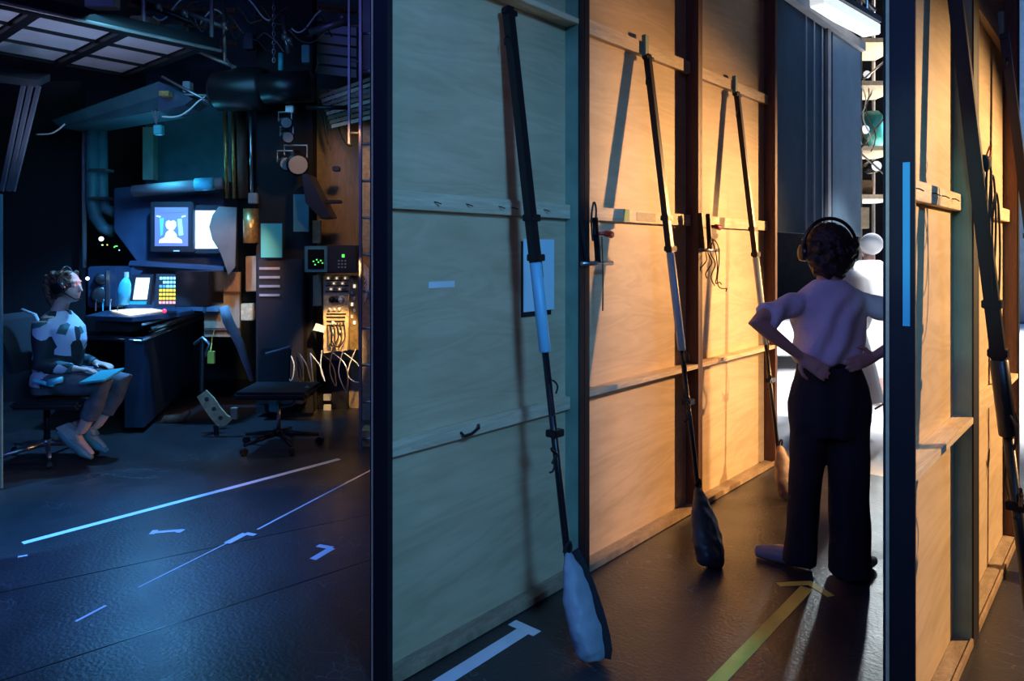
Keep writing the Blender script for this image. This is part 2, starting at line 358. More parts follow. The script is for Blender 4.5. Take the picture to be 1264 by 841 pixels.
flat('orange-lit plywood flat behind the standing woman, last of the left run', 3.932, 5.11, FA, PA, .022, .04,
     [(2.55, 2.615, .03, bw), (1.657, 1.722, .03, bw), (.825, .85, .079, bw), (3.3, 3.365, .03, bw)], ('brown_stain',), ('brown_stain', 'brown_stain'), G1)
FB, PB = -.483, -.55
G2 = 'tall plywood flats of the right run'
fb1 = flat('near plywood flat at right with blue tape on its black end', 2.288, 3.32, FB, PB, .012, .09,
     [(1.66, 1.722, .03, bw), (.85, .875, .066, 'batten_wood'), (2.55, 2.61, .03, bw)], ('black_paint',), ('green_paint_and_teal_light', 'black_paint'), G2)  # green of the far stile carries the teal light in its colour
fb2 = flat('farther plywood flat at the right edge, behind its green-sided neighbour', 3.322, 4.60, FB, PB, .03, .05,
     [(1.66, 1.722, .03, bw), (.85, .875, .066, bw), (2.53, 2.60, .03, bw)], ('black_paint',), ('brown_stain', 'black_paint'), G2)
# strip of the near flat's end face and its glow tape
t = fb1
tag(MB().box(-.514, -.496, 2.2855, 2.288, EYE-(403-HY)/FP*2.05, EYE+(HY-200)/FP*2.05).build('tape_strip', 'blue_tape', t), 'blue tape strip')
# little screws and pencil marks on the rails
def screws(pts, label, grp):
    for k_, (x, y, z) in enumerate(pts):
        tag(MB().tube([(x, y, z), (x+.012, y+.002, z-.002), (x+.02, y+.018, z-.008)], .0022, 6).build('bent_nail', 'black_metal'), ('leftmost', 'second from the left', 'third from the left', 'fourth from the left', 'rightmost')[k_ if k_ < len(pts)-1 else 4]+' '+label, 'nail', grp)
RA = PA+.03; RB = PB+.03
screws([(RA, y, 1.69) for y in (1.86, 2.03, 2.22, 2.30, 2.52)], 'bent nail in the upper rail of the blue-green flat', 'nails in the blue-green flat')
screws([(RB, y, 1.695) for y in (2.46, 2.70, 2.85, 3.03)], 'bent nail in the upper rail of the near right flat', 'nails in the near right flat')
tag(MB().tube([(RA, 2.0, .8), (RA+.02, 2.0, .79), (RA+.03, 2.03, .795), (RA+.03, 2.07, .81), (RA+.01, 2.09, .815)], .006, 8).build('iron_cleat', 'black_metal'), 'small black iron cleat on the low rail of the blue-green flat', 'cleat')
# paper sheet with backing, blue tape mark, stickers
def yz(px, X):      # (Y, D) where the ray of column px meets the plane X
    r = (px-632)/FP; D = -X/(.6556-.7551*r); return D*(.7551+.6556*r), D
def onwall(px, py, X):
    y, D = yz(px, X); return Vector((X, y, EYE-(py-HY)/FP*D))
def wall_rect(name, px0, px1, py0, py1, X, th, m, parent=None):
    a = onwall(px0, py0, X); b = onwall(px1, py1, X); c = onwall(px0, py1, X)
    return MB().box(X, X+th, a.y, b.y, c.z, a.z).build(name, m, parent)
pp = thing('notice_sheet', onwall(660, 387, PA+.004), 'pale blue-white paper sheet pinned on the blue-green flat', 'paper')
a = onwall(643, 392, PA+.001); b = onwall(683, 300, PA+.001)
MB().box(PA+.001, PA+.004, a.y, b.y-.02, a.z, a.z+.33).build('backing_card', 'black_paint', pp)
MB().box(PA+.0045, PA+.006, a.y+.012, b.y, a.z+.022, a.z+.34).build('sheet', 'paper', pp)
tag(wall_rect('tape_label', 529, 561, 348, 356, PA+.001, .001, 'white_tape'), 'small strip of white tape on the blue-green flat left of the paper', 'tape')
tag(wall_rect('green_sticker', 770, 777, 258, 273, RA+.0005, .001, 'green_mark'), 'small green mark on the upper rail of the orange flat', 'sticker')
tag(wall_rect('grey_sticker', 786, 809, 262, 273, RA+.0005, .001, 'dusty_wood'), 'small grey-brown label on the upper rail right of the green mark', 'sticker')
# ------------------------------------------------------------------ braces and sand bags
def brace(label, Y, xt, xb, zt, zb, sleeve, sc=1.0, cleat=True, bagside=1):
    t = thing('stage_brace', (xb, Y, 0), label, 'brace', 'stage braces leaning on the flats')
    T = Vector((xt, Y, zt)); B = Vector((xb, Y, zb))
    def at(z): k = (zt-z)/(zt-zb); return T+(B-T)*k
    o2 = Vector((0, .030*sc, 0))
    zs0, zs1 = sleeve
    MB().bar(at(zt-.03), at(zs0), .034*sc, .034*sc, (0, 1, 0)).build('outer_bar', 'black_metal', t, bevel=.002)
    MB().tube([at(zt-.04)+o2, at(zs0-.06)+o2], .005*sc, 8).build('sliding_rod', 'black_metal', t, smooth=True)
    MB().tube([at(zs0), at(zs0-.005), at(zs1+.005), at(zs1)], [.018*sc, .022*sc, .021*sc, .018*sc], 12).build('sleeve', 'black_metal' if xt > -1 else ('sleeve_grey' if Y > 2.5 else 'sleeve_blue'), t, smooth=True)
    MB().tube([at(zs1), at(zb)], .0125*sc, 10).build('inner_tube', 'black_metal', t, smooth=True)
    c = at(zt-.05)
    MB().bar(c-Vector((0, .03, 0)), c+Vector((0, .045, 0)), .03, .022).build('head_clamp', 'black_metal', t, bevel=.003)
    if cleat: MB().box(xt-.02, xt+.004, Y-.018, Y+.018, zt-.05, zt+.075).build('wooden_cleat', 'green_paint_and_teal_light', t, bevel=.002)
    h = at(zt-.17)
    MB().tube([h, h+Vector((.0, -.03, .012)), h+Vector((.0, -.042, -.005)), h+Vector((0, -.04, -.03))], .004, 8).build('hook', 'black_metal', t, smooth=True)
    for zz in (zs0+.18, zs0+.02, (zs1+zb)/2+.2):
        q = at(zz); MB().bar(q-Vector((0, .024, 0)), q+Vector((0, .036, 0)), .045*sc, .028).build('collar', 'black_metal', t, bevel=.003)
    q = at(.72 if zb < .5 else zb)
    MB().tube([q, q+Vector((.02, -.02, .0)), q+Vector((.02, -.05, .02)), q+Vector((.02, -.055, .03))], .006, 8).tube([q+Vector((.02, -.02, 0)), q+Vector((.02, -.05, -.03))], .006, 8).build('wing_screw', 'black_metal', t)
    f = at(zb)
    MB().tube([f+Vector((-.01, -.02, .12)), f+Vector((0, -.045, .06)), f+Vector((.01, -.02, .0))], .004, 6).build('foot_ring', 'steel', t)
    # tied cord
    q = at(.95)
    cp = [q+Vector((.02*math.cos(a*2.1)+.012, .03*math.sin(a*1.7), .1*math.sin(a*.8)-.1*a/3)) for a in [i*.5 for i in range(14)]]
    MB().cable(cp, .004, 6).build('cord', 'dark_rope', t)
    return t, at
def sandbag(label, top, foot, wd, th, m, strap=None, grp=None):
    t = thing('sandbag', foot, label, 'sandbag', grp)
    top, foot = Vector(top), Vector(foot); ax = foot-top; L = ax.length; ax.normalize()
    side = Vector((0, 1, 0)); side = (side-ax*side.dot(ax)).normalized(); nor = ax.cross(side)
    prof = [(0, .18), (.06, .35), (.16, .55), (.35, .82), (.58, 1.0), (.80, 1.0), (.93, .84), (1, .52)]
    def ring(k, s, off, ww=1.0):
        c = top+ax*L*k; r = []
        for j in range(20):
            a = 2*math.pi*j/20; ca, sa = math.cos(a), math.sin(a)
            r.append(c+side*(ca*abs(ca)**-.2*wd/2*s*ww if abs(ca) > .01 else 0)+nor*(sa*th/2*s*.9)+off)
        return r
    body = MB().loft([ring(k, s, Vector((0, 0, 0))) for k, s in prof]).build('bag_body', m, t)
    remesh(body, .009, 4, amp=.008, fs=22)
    if strap:
        st_ = [top+ax*L*k+nor*(th/2*s*.92+.003)+side*wd*.20 for k, s in prof]
        mb = MB(); mb.tube(st_, [(.016, .004)]*len(st_), 8); mb.build('strap', strap, t)
    MB().tube([top+side*.02*math.cos(a)+Vector((.0, .02, .0))*0+Vector((0, 0, .035*math.sin(a)))+nor*.01*math.sin(a) for a in [i*math.pi/5 for i in range(6)]], .006, 8).build('handle', 'black_cloth', t)
    return t
SB = 'sand bags weighting the braces'
brace('black brace with white tape sleeve leaning on the blue-green flat', 2.255, -1.985, -1.64, 2.545, .08, (1.46, 1.105), 1.12, cleat=False)
sandbag('blue-white sandbag with a dark strap at the foot of the nearest brace', (-1.675, 2.255, .345), (-1.50, 2.19, .014), .16, .11, 'bag_blue', 'black_cloth', SB)
brace('black brace with grey sleeve leaning on the middle orange flat', 3.375, -1.985, -1.66, 2.58, .08, (1.50, 1.0), 1.0)
sandbag('charcoal plastic sandbag below the brace of the middle orange flat', (-1.69, 3.375, .32), (-1.53, 3.20, .014), .19, .12, 'bag_black', None, SB)
brace('thin black brace on the orange flat just left of the standing woman', 4.50, -1.985, -1.69, 2.57, .08, (1.47, .92), .95)
sandbag('brown sandbag half hidden by the standing woman', (-1.70, 4.50, .30), (-1.60, 4.40, .014), .19, .12, 'bag_brown', None, SB)
t4, at4 = brace('thick black brace crossing the near right flat', 2.85, -.505, -.245, 2.62, .06, (1.15, .9), 1.25)
sandbag('dark sandbag under the thick brace of the near right flat', (-.27, 2.85, .30), (-.16, 2.75, .014), .19, .12, 'bag_black', None, SB)
brace('brace with steel rod at the right picture edge on the farther right flat', 4.19, -.505, -.245, 2.585, .06, (1.4, 1.0), 1.1)
sandbag('sandbag under the brace at the right picture edge', (-.27, 4.19, .30), (-.18, 4.09, .014), .19, .12, 'bag_black', None, SB)
# cord loops on the thick brace
t = thing('cord_bundle', at4(1.75), 'dark cord knotted and looped around the thick right brace', 'cord')
q = at4(1.8)+Vector((.02, .03, 0))
for k in range(3):
    cp = [q+Vector((.012+.01*k, .02+.055*math.sin(a)*(1+.3*k), -.10-.1*k-(.12+.04*k)*math.cos(a))) for a in [i*.52 for i in range(13)]]
    MB().cable(cp, .0035, 6).build('loop', 'dark_rope', t)
MB().ball(q, (.022, .026, .03)).build('knot', 'dark_rope', t, smooth=True)
MB().tube([q, q+Vector((.01, .045, .06)), q+Vector((.01, .07, .05)), q+Vector((.01, .05, .02))], .003, 6).build('loose_end', 'red_plastic', t)
# toggle clamps joining the flats
def clamp(label, y, z, tangled):
    t = thing('spring_clamp', (FA+.02, y, z), label, 'clamp')
    x = FA+.004
    mb = MB()
    mb.bar((x+.012, y-.06, z+.13), (x+.012, y-.02, z-.08), .014, .028, (1, 0, 0)); mb.bar((x+.012, y+.045, z+.13), (x+.012, y+.07, z-.08), .014, .028, (1, 0, 0))
    mb.build('jaw', 'black_metal', t, bevel=.003)
    MB().tube([(x+.012, y-.06, z-.085), (x+.012, y+.19, z-.085)], .011, 10).build('screw_spindle', 'steel', t, smooth=True)
    MB().tube([(x+.012, y+.05, z+.055), (x+.03, y+.09, z+.055), (x+.035, y+.10, z+.055), (x+.035, y+.15, z+.05), (x+.035, y+.16, z+.05)], [.008, .009, .015, .017, .008], 10).build('handle', 'red_plastic', t, smooth=True)
    if tangled:
        for k in range(5):
            pts = []; yy = y+.06+.01*k; zz = z-.02
            for i in range(12):
                pts.append((x+.02+.015*math.sin(i+k), yy+(.01*k-.02)*math.sin(i*.9)+.012*i*(k-1.6)*.5, zz-.034*i*(.5+.12*k) + (.05*math.sin(i*.7) if k > 2 else 0)))
            MB().cable(pts, .0035, 6).build('string', 'rope', t)
    else:
        MB().cable([(x+.02, y+.09, z+.04), (x+.022, y+.095, z-.1), (x+.02, y+.10, z-.2), (x+.02, y+.098, z-.31)], .0035, 6).build('string', 'rope', t)
        MB().cable([(x+.01, y+.03, z+.02), (x+.012, y+.015, z+.12), (x+.012, y+.035, z+.2), (x+.012, y+.055, z+.16), (x+.012, y+.04, z+.05)], .0045, 6).build('cord_loop', 'dark_rope', t)
clamp('clamp with red handle and short string joining the blue-green and orange flats', 2.775, 1.535, False)
clamp('clamp with red handle and tangled strings between the two orange flats', 3.945, 1.60, True)
# ------------------------------------------------------------------ floor marks (thin tape)
def tape(label, segs, m='white_tape', grp=None, name='floor_tape'):
    mb = MB()
    for i, (a, b_, wd) in enumerate(segs):
        z = Vector((0, 0, .0012+.0003*i)); mb.bar(PZ(*a)+z, PZ(*b_)+z, wd, .0008)
    return tag(mb.build(name, m), label, 'tape mark', grp)
tape('long pale blue tape line across the left floor', [((28, 671), (419, 567), .045)])
tape('thin pale line on the left floor ending at the black upright', [((318, 654), (461, 579), .014)])
tape('short pale tape bar crossing near the middle of the left floor', [((280, 671), (303, 659), .04), ((303, 659), (315, 661), .03)])
tape('thin broken line running on toward the lower left floor', [((170, 726), (280, 671), .008)])
tape('small angled tape corner on the left floor below the long line', [((187, 658), (224, 655), .03), ((187, 660), (192, 655), .03), ((219, 658), (226, 654), .03)])
tape('small arrow-like tape corner near the black upright', [((386, 691), (410, 677), .04), ((410, 677), (392, 674), .035)])
tape('short thin white tape dash at the lower left', [((93, 768), (131, 748), .014)])
tape('large white tape T on the floor before the blue-green flat', [((540, 846), (650, 777), .06), ((632, 769), (663, 783), .05)])
tape('yellow-green tape arrow on the floor before the standing woman', [((860, 868), (996, 726), .055), ((960, 722), (1004, 720), .04), ((1002, 722), (1026, 737), .04)], 'yellow_tape')
tape('tiny white tape speck below the long left line', [((22, 688), (34, 686), .02)])
# ------------------------------------------------------------------ stage beyond
t = thing('hanging_scenery', (-2.1, 6.4, 1.66), 'tall blue panel with pale cables hanging beyond the orange flats', 'scenery panel')
MB().box(-2.16, -2.12, 5.2, 7.66, 1.66, 3.48).build('board', 'panel_dark', t)
MB().box(-2.12, -2.095, 6.80, 7.66, 1.66, 3.48).build('side_board', 'panel_paint', t)
MB().box(-2.118, -2.09, 6.66, 6.74, 1.66, 3.48).build('upright_strip', 'grey_paint', t)
MB().box(-2.118, -2.05, 5.2, 7.66, 3.48, 3.56).build('top_beam', 'grey_paint', t)
for px in (996, 1006, 1016):
    y, D = yz(px, -2.1); MB().tube([(-2.105, y, 1.67), (-2.105, y, 3.47)], .006, 6).build('cable', 'white_plastic', t)
for z in (1.95, 2.2, 3.1):
    MB().box(-2.119, -2.1, 5.36, 5.44, z, z+.05).build('bracket', 'steel', t)
MB().box(-2.119, -2.09, 5.28, 5.31, 1.66, 3.45).build('edge_rail', 'grey_paint', t)
t = thing('strip_light', (-1.9, 6.3, 3.72), 'white strip light hung on the beam above the blue panel', 'lamp')
a, b_ = P(1006, 0, 5.9), P(1076, 38, 6.9)
MB().bar(a, b_, .16, .10).build('diffuser', 'em_batten', t, bevel=.01)
MB().bar(a+Vector((0, 0, .085)), b_+Vector((0, 0, .085)), .18, .05).build('housing', 'black_metal', t)
for k in (0.1, .5, .9):
    q = a.lerp(b_, k); MB().tube([q+Vector((0, 0, .1)), q+Vector((0, 0, .6))], .012, 6).build('hanger', 'pipe_metal', t)
t = thing('truss_beam', (-2.0, 6.6, 3.62), 'dark lattice beam under the white strip light', 'truss')
a, b_ = Vector((-1.98, 5.2, 3.66)), Vector((-1.98, 7.7, 3.66))
MB().tube([a, b_], .02, 8).tube([a+Vector((0, 0, .22)), b_+Vector((0, 0, .22))], .02, 8).build('chord', 'black_metal', t)
for i in range(12):
    p = a.lerp(b_, i/12); q = a.lerp(b_, (i+1)/12); u = Vector((0, 0, .22))
    MB().tube([p+(u if i % 2 else u*0), q+(u*0 if i % 2 else u)], .010, 6).build('lattice_bar', 'pipe_metal', t)
# scaffold tower in the gap
tw = thing('scaffold_tower', P(1078, 600, 9.6)*1, 'scaffold tower with wooden decks seen in the gap beside the blue panel', 'scaffold')
tw.location.z = 0
def LZ(D, py): return EYE-(py-HY)/FP*D
def LA(D, px): return (px-632)/FP*D
for px in (1062, 1120):
    for D in (9.6, 10.5):
        MB().tube([C3(LA(9.6, px), D, 0), C3(LA(9.6, px), D, 5.6)], .024, 8).build('post', 'pipe_metal', tw)
for py in (50, 103, 183, 243):
    z = LZ(9.6, py); MB().cbox(LA(9.6, 1060), LA(9.6, 1122), 9.58, 10.5, z-.03, z+.03).build('deck', 'batten_wood', tw)
for p0, p1 in (((1063, 100), (1120, 52)), ((1063, 183), (1120, 108)), ((1120, 240), (1063, 190))):
    MB().tube([P(*p0, 9.58), P(*p1, 9.58)], .014, 6).build('brace_tube', 'steel', tw)
tag(MB().tube([P(1076, 138, 9.9)+Vector((0, 0, .0)), P(1076, 146, 9.9), P(1077, 172, 9.9), P(1077, 182, 9.9)], [.09, .16, .15, .12], 14).build('rolled_tarpaulin', 'teal_bright', smooth=True), 'rolled blue tarpaulin standing on the tower deck', 'tarpaulin')
tag(MB().pbox(1064, 1078, 222, 241, 9.7, .3).build('wooden_crate', 'cardboard', bevel=.01), 'brown crate on the lowest tower deck', 'crate')
tag(MB().pbox(1063, 1073, 256, 282, 9.5, .12).build('hanging_card', 'dusty_wood'), 'pale brown card hanging under the tower decks', 'card')
for i, (px, py, s, lab) in enumerate(((1068, 160, .07, 'small white-lensed lantern on the tower left of the tarpaulin'), (1070, 92, .06, 'small lantern on the tower near its upper deck'), (1082, 205, .08, 'lantern with pale lens below the tarpaulin deck'))):
    l = thing('stage_lantern', P(px, py, 9.6), lab, 'lantern', 'small lanterns on the scaffold tower')
    q = P(px, py, 9.6); MB().tube([q, q+CF*.2], [s, s*1.1], 10).build('housing', 'black_metal', l, smooth=True)
    MB().tube([q-CF*.01, q-CF*.002], [s*.8, s*.85], 10).build('lens', 'em_white', l)
# loose cables at the tower
for i in range(4):
    pts = [P(1063+i*4+6*math.sin(k*.8+i), 106+k*9+i*3, 9.55) for k in range(9)]
    tag(MB().tube(pts, .008, 5).build('cable', 'rope' if i % 2 else 'white_plastic'), ('leftmost pale', 'second, brown', 'third, pale', 'rightmost brown')[i]+' loose cable looped over the scaffold tower', 'cable', 'cables on the scaffold tower')
# wire post seen dark against the white stage
tag(MB().tube([P(1080, 505, 4.6), P(1096, 496, 4.6)], .006, 6).tube([P(1096, 496, 4.6), PZ(1096, 620)], .006, 6).build('wire_hook', 'black_metal'), 'short dark wire poking out beside the right black upright', 'wire')
# ------------------------------------------------------------------ people
AXC = (CR, CF, Vector((0, 0, 1)))
def ering(c, rx, ry, tilt=None, n=24, e=1.0):
    r = []
    for j in range(n):
        a = 2*math.pi*j/n; ca, sa = math.cos(a), math.sin(a)
        ca2 = math.copysign(abs(ca)**e, ca); sa2 = math.copysign(abs(sa)**e, sa)
        r.append(c+CR*ca2*rx+CF*sa2*ry)
    return r
def person_frame(lat, dep):
    return lambda x, y, z: C3(lat+x, dep+y, z)
def hand(mb, wrist, dirv, nrm, side, curl=.5, sc=1.0):
    """palm and five separate fingers; dirv along the hand, nrm out of the back, side towards the thumb"""
    d = Vector(dirv).normalized(); n = Vector(nrm); n = (n-d*n.dot(d)).normalized(); s = Vector(side); s = (s-d*s.dot(d)-n*s.dot(n)).normalized()
    pal = [wrist+d*k*sc for k in (-.01, .02, .05, .082)]
    mb.tube(pal, [(.022*sc, .022*sc)]*1+[(.03*sc, .03*sc)]*0+[(.027*sc, .020*sc), (.033*sc, .016*sc), (.034*sc, .014*sc)], 12) if False else None
    R = []
    for k, wd, th in ((-.012, .024, .020), (.02, .031, .019), (.055, .037, .015), (.086, .037, .012)):
        c = wrist+d*k*sc; R.append([c+s*math.cos(a)*wd*sc+n*math.sin(a)*th*sc for a in [2*math.pi*j/14 for j in range(14)]])
    mb.loft(R)
    for i, (off, L) in enumerate(((.028, .066), (.0095, .075), (-.0095, .070), (-.028, .055))):
        p = wrist+d*.075*sc+s*off*sc; pts = [p]; dd = d+s*off*2.2; ang = 0
        for k, f in enumerate((.45, .32, .25)):
            ang += curl*(.35 if k == 0 else .55); v = (dd*math.cos(ang)-n*math.sin(ang)).normalized(); pts.append(pts[-1]+v*L*f*sc)
        mb.tube(pts, [.0092*sc, .0088*sc, .0080*sc, .0062*sc], 8); mb.ball(pts[-1], .0066*sc, u=8, v=6)
    p = wrist+d*.012*sc+s*.022*sc; pts = [p, p+(d*.5+s*.9).normalized()*.03*sc, p+(d*.8+s*.9).normalized()*.058*sc, p+(d*1.1+s*.8).normalized()*.08*sc-n*.01*sc]
    mb.tube(pts, [.012*sc, .0115*sc, .010*sc, .0075*sc], 8); mb.ball(pts[-1], .0078*sc, u=8, v=6)
def head(mb, c, fwd, sc=1.0):
    """skull, jaw, nose, lips, brow and ears; fwd is where the face points"""
    f = Vector(fwd).normalized(); r = f.cross(Vector((0, 0, 1))).normalized(); u = r.cross(f)
    ax = (r, f, u)
    def q(a, b_, c_): return c+(r*a+f*b_+u*c_)*sc
    mb.ball(q(0, -.012, .03), (.074*sc, .092*sc, .088*sc), ax, 20, 14)
    mb.ball(q(0, .022, -.035), (.058*sc, .064*sc, .080*sc), ax, 16, 12)
    mb.ball(q(0, .055, -.088), (.028*sc, .026*sc, .022*sc), ax)
    mb.tube([q(0, .078, .018), q(0, .098, -.018), q(0, .104, -.030), q(0, .085, -.038)], [.008*sc, .012*sc, .014*sc, .010*sc], 8)
    mb.ball(q(0, .080, -.058), (.023*sc, .011*sc, .007*sc), ax); mb.ball(q(0, .078, -.070), (.020*sc, .011*sc, .008*sc), ax)
    mb.ball(q(0, .070, .035), (.052*sc, .018*sc, .012*sc), ax)
    for s in (-1, 1):
        mb.ball(q(.030*s, .068, .006), (.014*sc, .014*sc, .010*sc), ax, 10, 8)
        mb.ball(q(.076*s, -.008, -.005), (.010*sc, .020*sc, .032*sc), ax, 10, 8)
    return q
# ---- the standing woman, seen from behind
lat0 = LA(3.36, 1023); F = person_frame(lat0, 3.36)
W1 = thing('person', F(0, 0, 0), 'woman standing with hands on hips, back turned, pale T-shirt, black trousers and headphones', 'person')
mb = MB()
q = head(mb, F(0, .02, 1.515), CF)
mb.tube([F(0, .0, 1.29), F(0, .0, 1.40), F(0, .015, 1.46)], [.060, .052, .052], 16)
mb.loft([ering(F(-.005, 0, z), rx, ry) for z, rx, ry in ((.80, .15, .10), (.9, .15, .10), (1.0, .125, .09), (1.1, .13, .09), (1.2, .145, .10), (1.28, .165, .09), (1.33, .12, .07), (1.36, .07, .055))])
SH = 1.315
for s, el, wr in ((-1, F(-.385, -.13, 1.195), F(-.165, -.095, 1.03)), (1, F(.39, -.12, 1.175), F(.155, -.10, 1.03))):
    sh = F(.150*s, 0, SH-.028)
    mb.tube([sh, sh.lerp(el, .35), sh.lerp(el, .8), el, el.lerp(wr, .3), el.lerp(wr, .75), wr], [.034, .038, .037, .034, .034, .025, .021], 14)
    d = (F(-.07*s if s > 0 else -.12, -.115, .985)-wr) if s < 0 else (F(.03, -.125, .995)-wr)
    if s < 0: d = F(-.09, -.135, .975)-wr
    hand(mb, wr, d, -CF, Vector((0, 0, 1))*(-1 if s < 0 else 1), .25, .95)
for s, kx, ky, fx, fy in ((-1, -.10, 0.02, -.105, .10), (1, .09, 0, .10, -.02)):
    hp = F(.08*s, 0, .85); kn = F(kx, ky, .48); an = F(fx, fy, .09)
    mb.tube([hp, hp.lerp(kn, .5), kn, kn.lerp(an, .35), an], [.082, .07, .052, .05, .034], 14)
    mb.tube([an, F(fx, fy-.03, .05)], [.034, .03], 12); mb.tube([F(fx, fy-.04, .045), F(fx+.04*s, fy+.10, .035), F(fx+.06*s, fy+.15, .03)], [.03, .034, .02], 12)
body = remesh(mb.build('body', 'skin', W1), .0062, 2)
# hair: full, curly, neck length
mb = MB(); hc = F(0, 0, 1.535)
mb.ball(hc, (.104, .105, .106), AXC, 24, 18); mb.ball(F(0, -.02, 1.46), (.098, .08, .075), AXC, 20, 14)
for i in range(90):
    a = random.uniform(0, 2*math.pi); z = random.uniform(-.14, .0); rr = math.sqrt(max(.05, 1-(z/.15)**2))
    x, y = math.cos(a)*.098*rr, math.sin(a)*.088*rr
    if y > .05 and z < .03: continue
    mb.ball(hc+CR*x+CF*(y-.01)+Vector((0, 0, z)), random.uniform(.016, .030), u=8, v=6)
remesh(mb.build('hair', 'hair_dark', W1), .006, 1, amp=.006, fs=60)
hp_ = MB(); pts = [F(.122*math.cos(a), -.012, 1.525+.133*math.sin(a)) for a in [math.pi*k/20 for k in range(-1, 22)]]
hp_.tube(pts, .0085, 10)
h = hp_.build('headphones', 'black_gloss', W1, smooth=True)
for s in (-1, 1):
    MB().tube([F(.094*s, .01, 1.50), F(.102*s, .01, 1.50), F(.126*s, .01, 1.50), F(.132*s, .01, 1.50)], [.034, .040, .038, .028], 18).build('ear_cup', 'black_gloss', h, smooth=True)
    MB().tube([F(.119*s, .0, 1.565), F(.112*s, -.004, 1.535)], .006, 8).build('slider', 'steel', h)
# T-shirt
mb = MB()
mb.loft([ering(F(cx, -.005, z), rx, ry) for z, cx, rx, ry in ((.992, -.012, .135, .112), (1.01, -.012, .147, .122), (1.06, -.010, .158, .128), (1.13, -.006, .160, .126), (1.2, -.002, .166, .122), (1.26, 0, .178, .110), (1.30, 0, .168, .095), (1.33, 0, .132, .082), (1.352, 0, .098, .072), (1.375, 0, .070, .062))])
for s, el in ((-1, F(-.385, -.13, 1.195)), (1, F(.39, -.12, 1.175))):
    sh = F(.085*s, 0, SH-.022); e2 = sh.lerp(el, .80)
    mb.tube([sh, sh.lerp(el, .3)+Vector((0, 0, .004)), sh.lerp(el, .6), e2], [.036, .050, .056, .060], 16)
def folds(co):
    p = co+Vector((0, 0, 0)); return .0075*math.sin(80*(co.dot(CR)*.75-co.z*.35)+3.5*mnoise.noise(co*5))*max(0, min(1, (1.38-co.z)*6))+.004*mnoise.noise(co*16)
remesh(mb.build('t_shirt', 'shirt_grey', W1), .0075, 5, fn=folds)
# trousers, wide legs
mb = MB()
mb.loft([ering(F(cx, 0, z), rx, ry) for z, cx, rx, ry in ((.66, .006, .172, .12), (.72, .006, .186, .13), (.80, .006, .188, .132), (.88, .003, .175, .126), (.95, -.003, .150, .115), (1.0, -.008, .134, .108), (1.012, -.008, .132, .106))])
for cx0, cx1, cy1, r0, r1, z1 in ((-.085, -.098, .09, .095, .077, .035), (.09, .088, -.02, .098, .088, .022)):
    rg = []
    for k in range(9):
        u = k/8; z = .80+(z1-.80)*u; rx = r0+(r1-r0)*min(1, u*1.4); rx -= .006*math.sin(u*math.pi)
        rg.append(ering(F(cx0+(cx1-cx0)*u, cy1*u, z), rx, rx*1.12))
    mb.loft(rg)
def tf(co): return .004*math.sin(55*co.dot(CR)+3*mnoise.noise(co*4))+.005*mnoise.noise(co*9)
remesh(mb.build('trousers', 'trouser_black', W1), .009, 3, fn=tf)
MB().loft([ering(F(-.008, 0, z), .1375, .113) for z in (.985, 1.0, 1.012)]).build('waistband', 'trouser_black', W1, smooth=True)
for s, fx, fy in ((-1, -.105, .10), (1, .10, -.02)):
    mb = MB(); d = (CF*.62+CR*s*.78)
    base = F(fx, fy, 0)
    mb.tube([base-d*.07+Vector((0, 0, .04)), base+Vector((0, 0, .042)), base+d*.13+Vector((0, 0, .038)), base+d*.20+Vector((0, 0, .028))], [(.032, .036), (.038, .038), (.042, .033), (.028, .022)], 16)
    sh_ = remesh(mb.build('shoe', 'grey_paint', W1), .006, 2)
    for v in sh_.data.vertices:
        wz = v.co.z
        if wz < .004: v.co.z = .004
# ---- the seated woman at the desk
DD = 5.25; s1 = DD/FP
lat1 = LA(DD, 78); F = person_frame(lat1, DD)
def FX(px, py, y=0): return F((px-78)*s1, y, EYE-(py-HY)*s1)
W2 = thing('person', F(0, 0, 0), 'woman with headphones sitting on an office chair at the control desk', 'person')
mb = MB(); fw = CR*.95-CF*.12+Vector((0, 0, .05))
hc = FX(84, 354); head(mb, hc, fw)
mb.tube([FX(70, 392), FX(75, 378), FX(80, 366)], [.06, .05, .05], 14)
mb.loft([ering(FX(px, py), rx, ry) for px, py, rx, ry in ((66, 476, .13, .16), (68, 460, .13, .165), (74, 440, .115, .15), (78, 420, .115, .15), (76, 402, .11, .165), (72, 390, .085, .15), (72, 384, .06, .08))])
for s in (-1, 1):
    sh = FX(69, 394, .165*s); el = FX(72, 446, .20*s); wr = FX(108, 452, .13*s)
    mb.tube([sh, sh.lerp(el, .5), el, el.lerp(wr, .5), wr], [.05, .043, .036, .032, .023], 12)
    hand(mb, wr, CR+Vector((0, 0, -.10))-CF*.25*s, Vector((0, 0, 1)), -CF*s, .5, .95)
    hip = FX(70, 468, .085*s); kn = FX(141+2*s, 474, .11*s); an = FX(109+(3 if s > 0 else 0), 528, .08*s)
    mb.tube([hip, hip.lerp(kn, .5), kn, kn.lerp(an, .4), an], [.088, .078, .058, .052, .036], 14)
    mb.tube([an, FX(100, 535, .08*s), FX(122, 558, .08*s)], [.036, .036, .022], 12)
remesh(mb.build('body', 'skin_pale', W2), .0075, 2)
mb = MB(); c = hc
mb.ball(c+Vector((0, 0, .028))-CR*.024, (.098, .088, .094), AXC, 20, 14); mb.ball(c-CR*.06+Vector((0, 0, -.03)), (.05, .075, .075), AXC)
mb.tube([c-CR*.09+Vector((0, 0, .07)), c-CR*.135+Vector((0, 0, .065)), c-CR*.15+Vector((0, 0, .0)), c-CR*.13+Vector((0, 0, -.10)), c-CR*.11+Vector((0, 0, -.15))], [.028, .036, .036, .026, .012], 10)
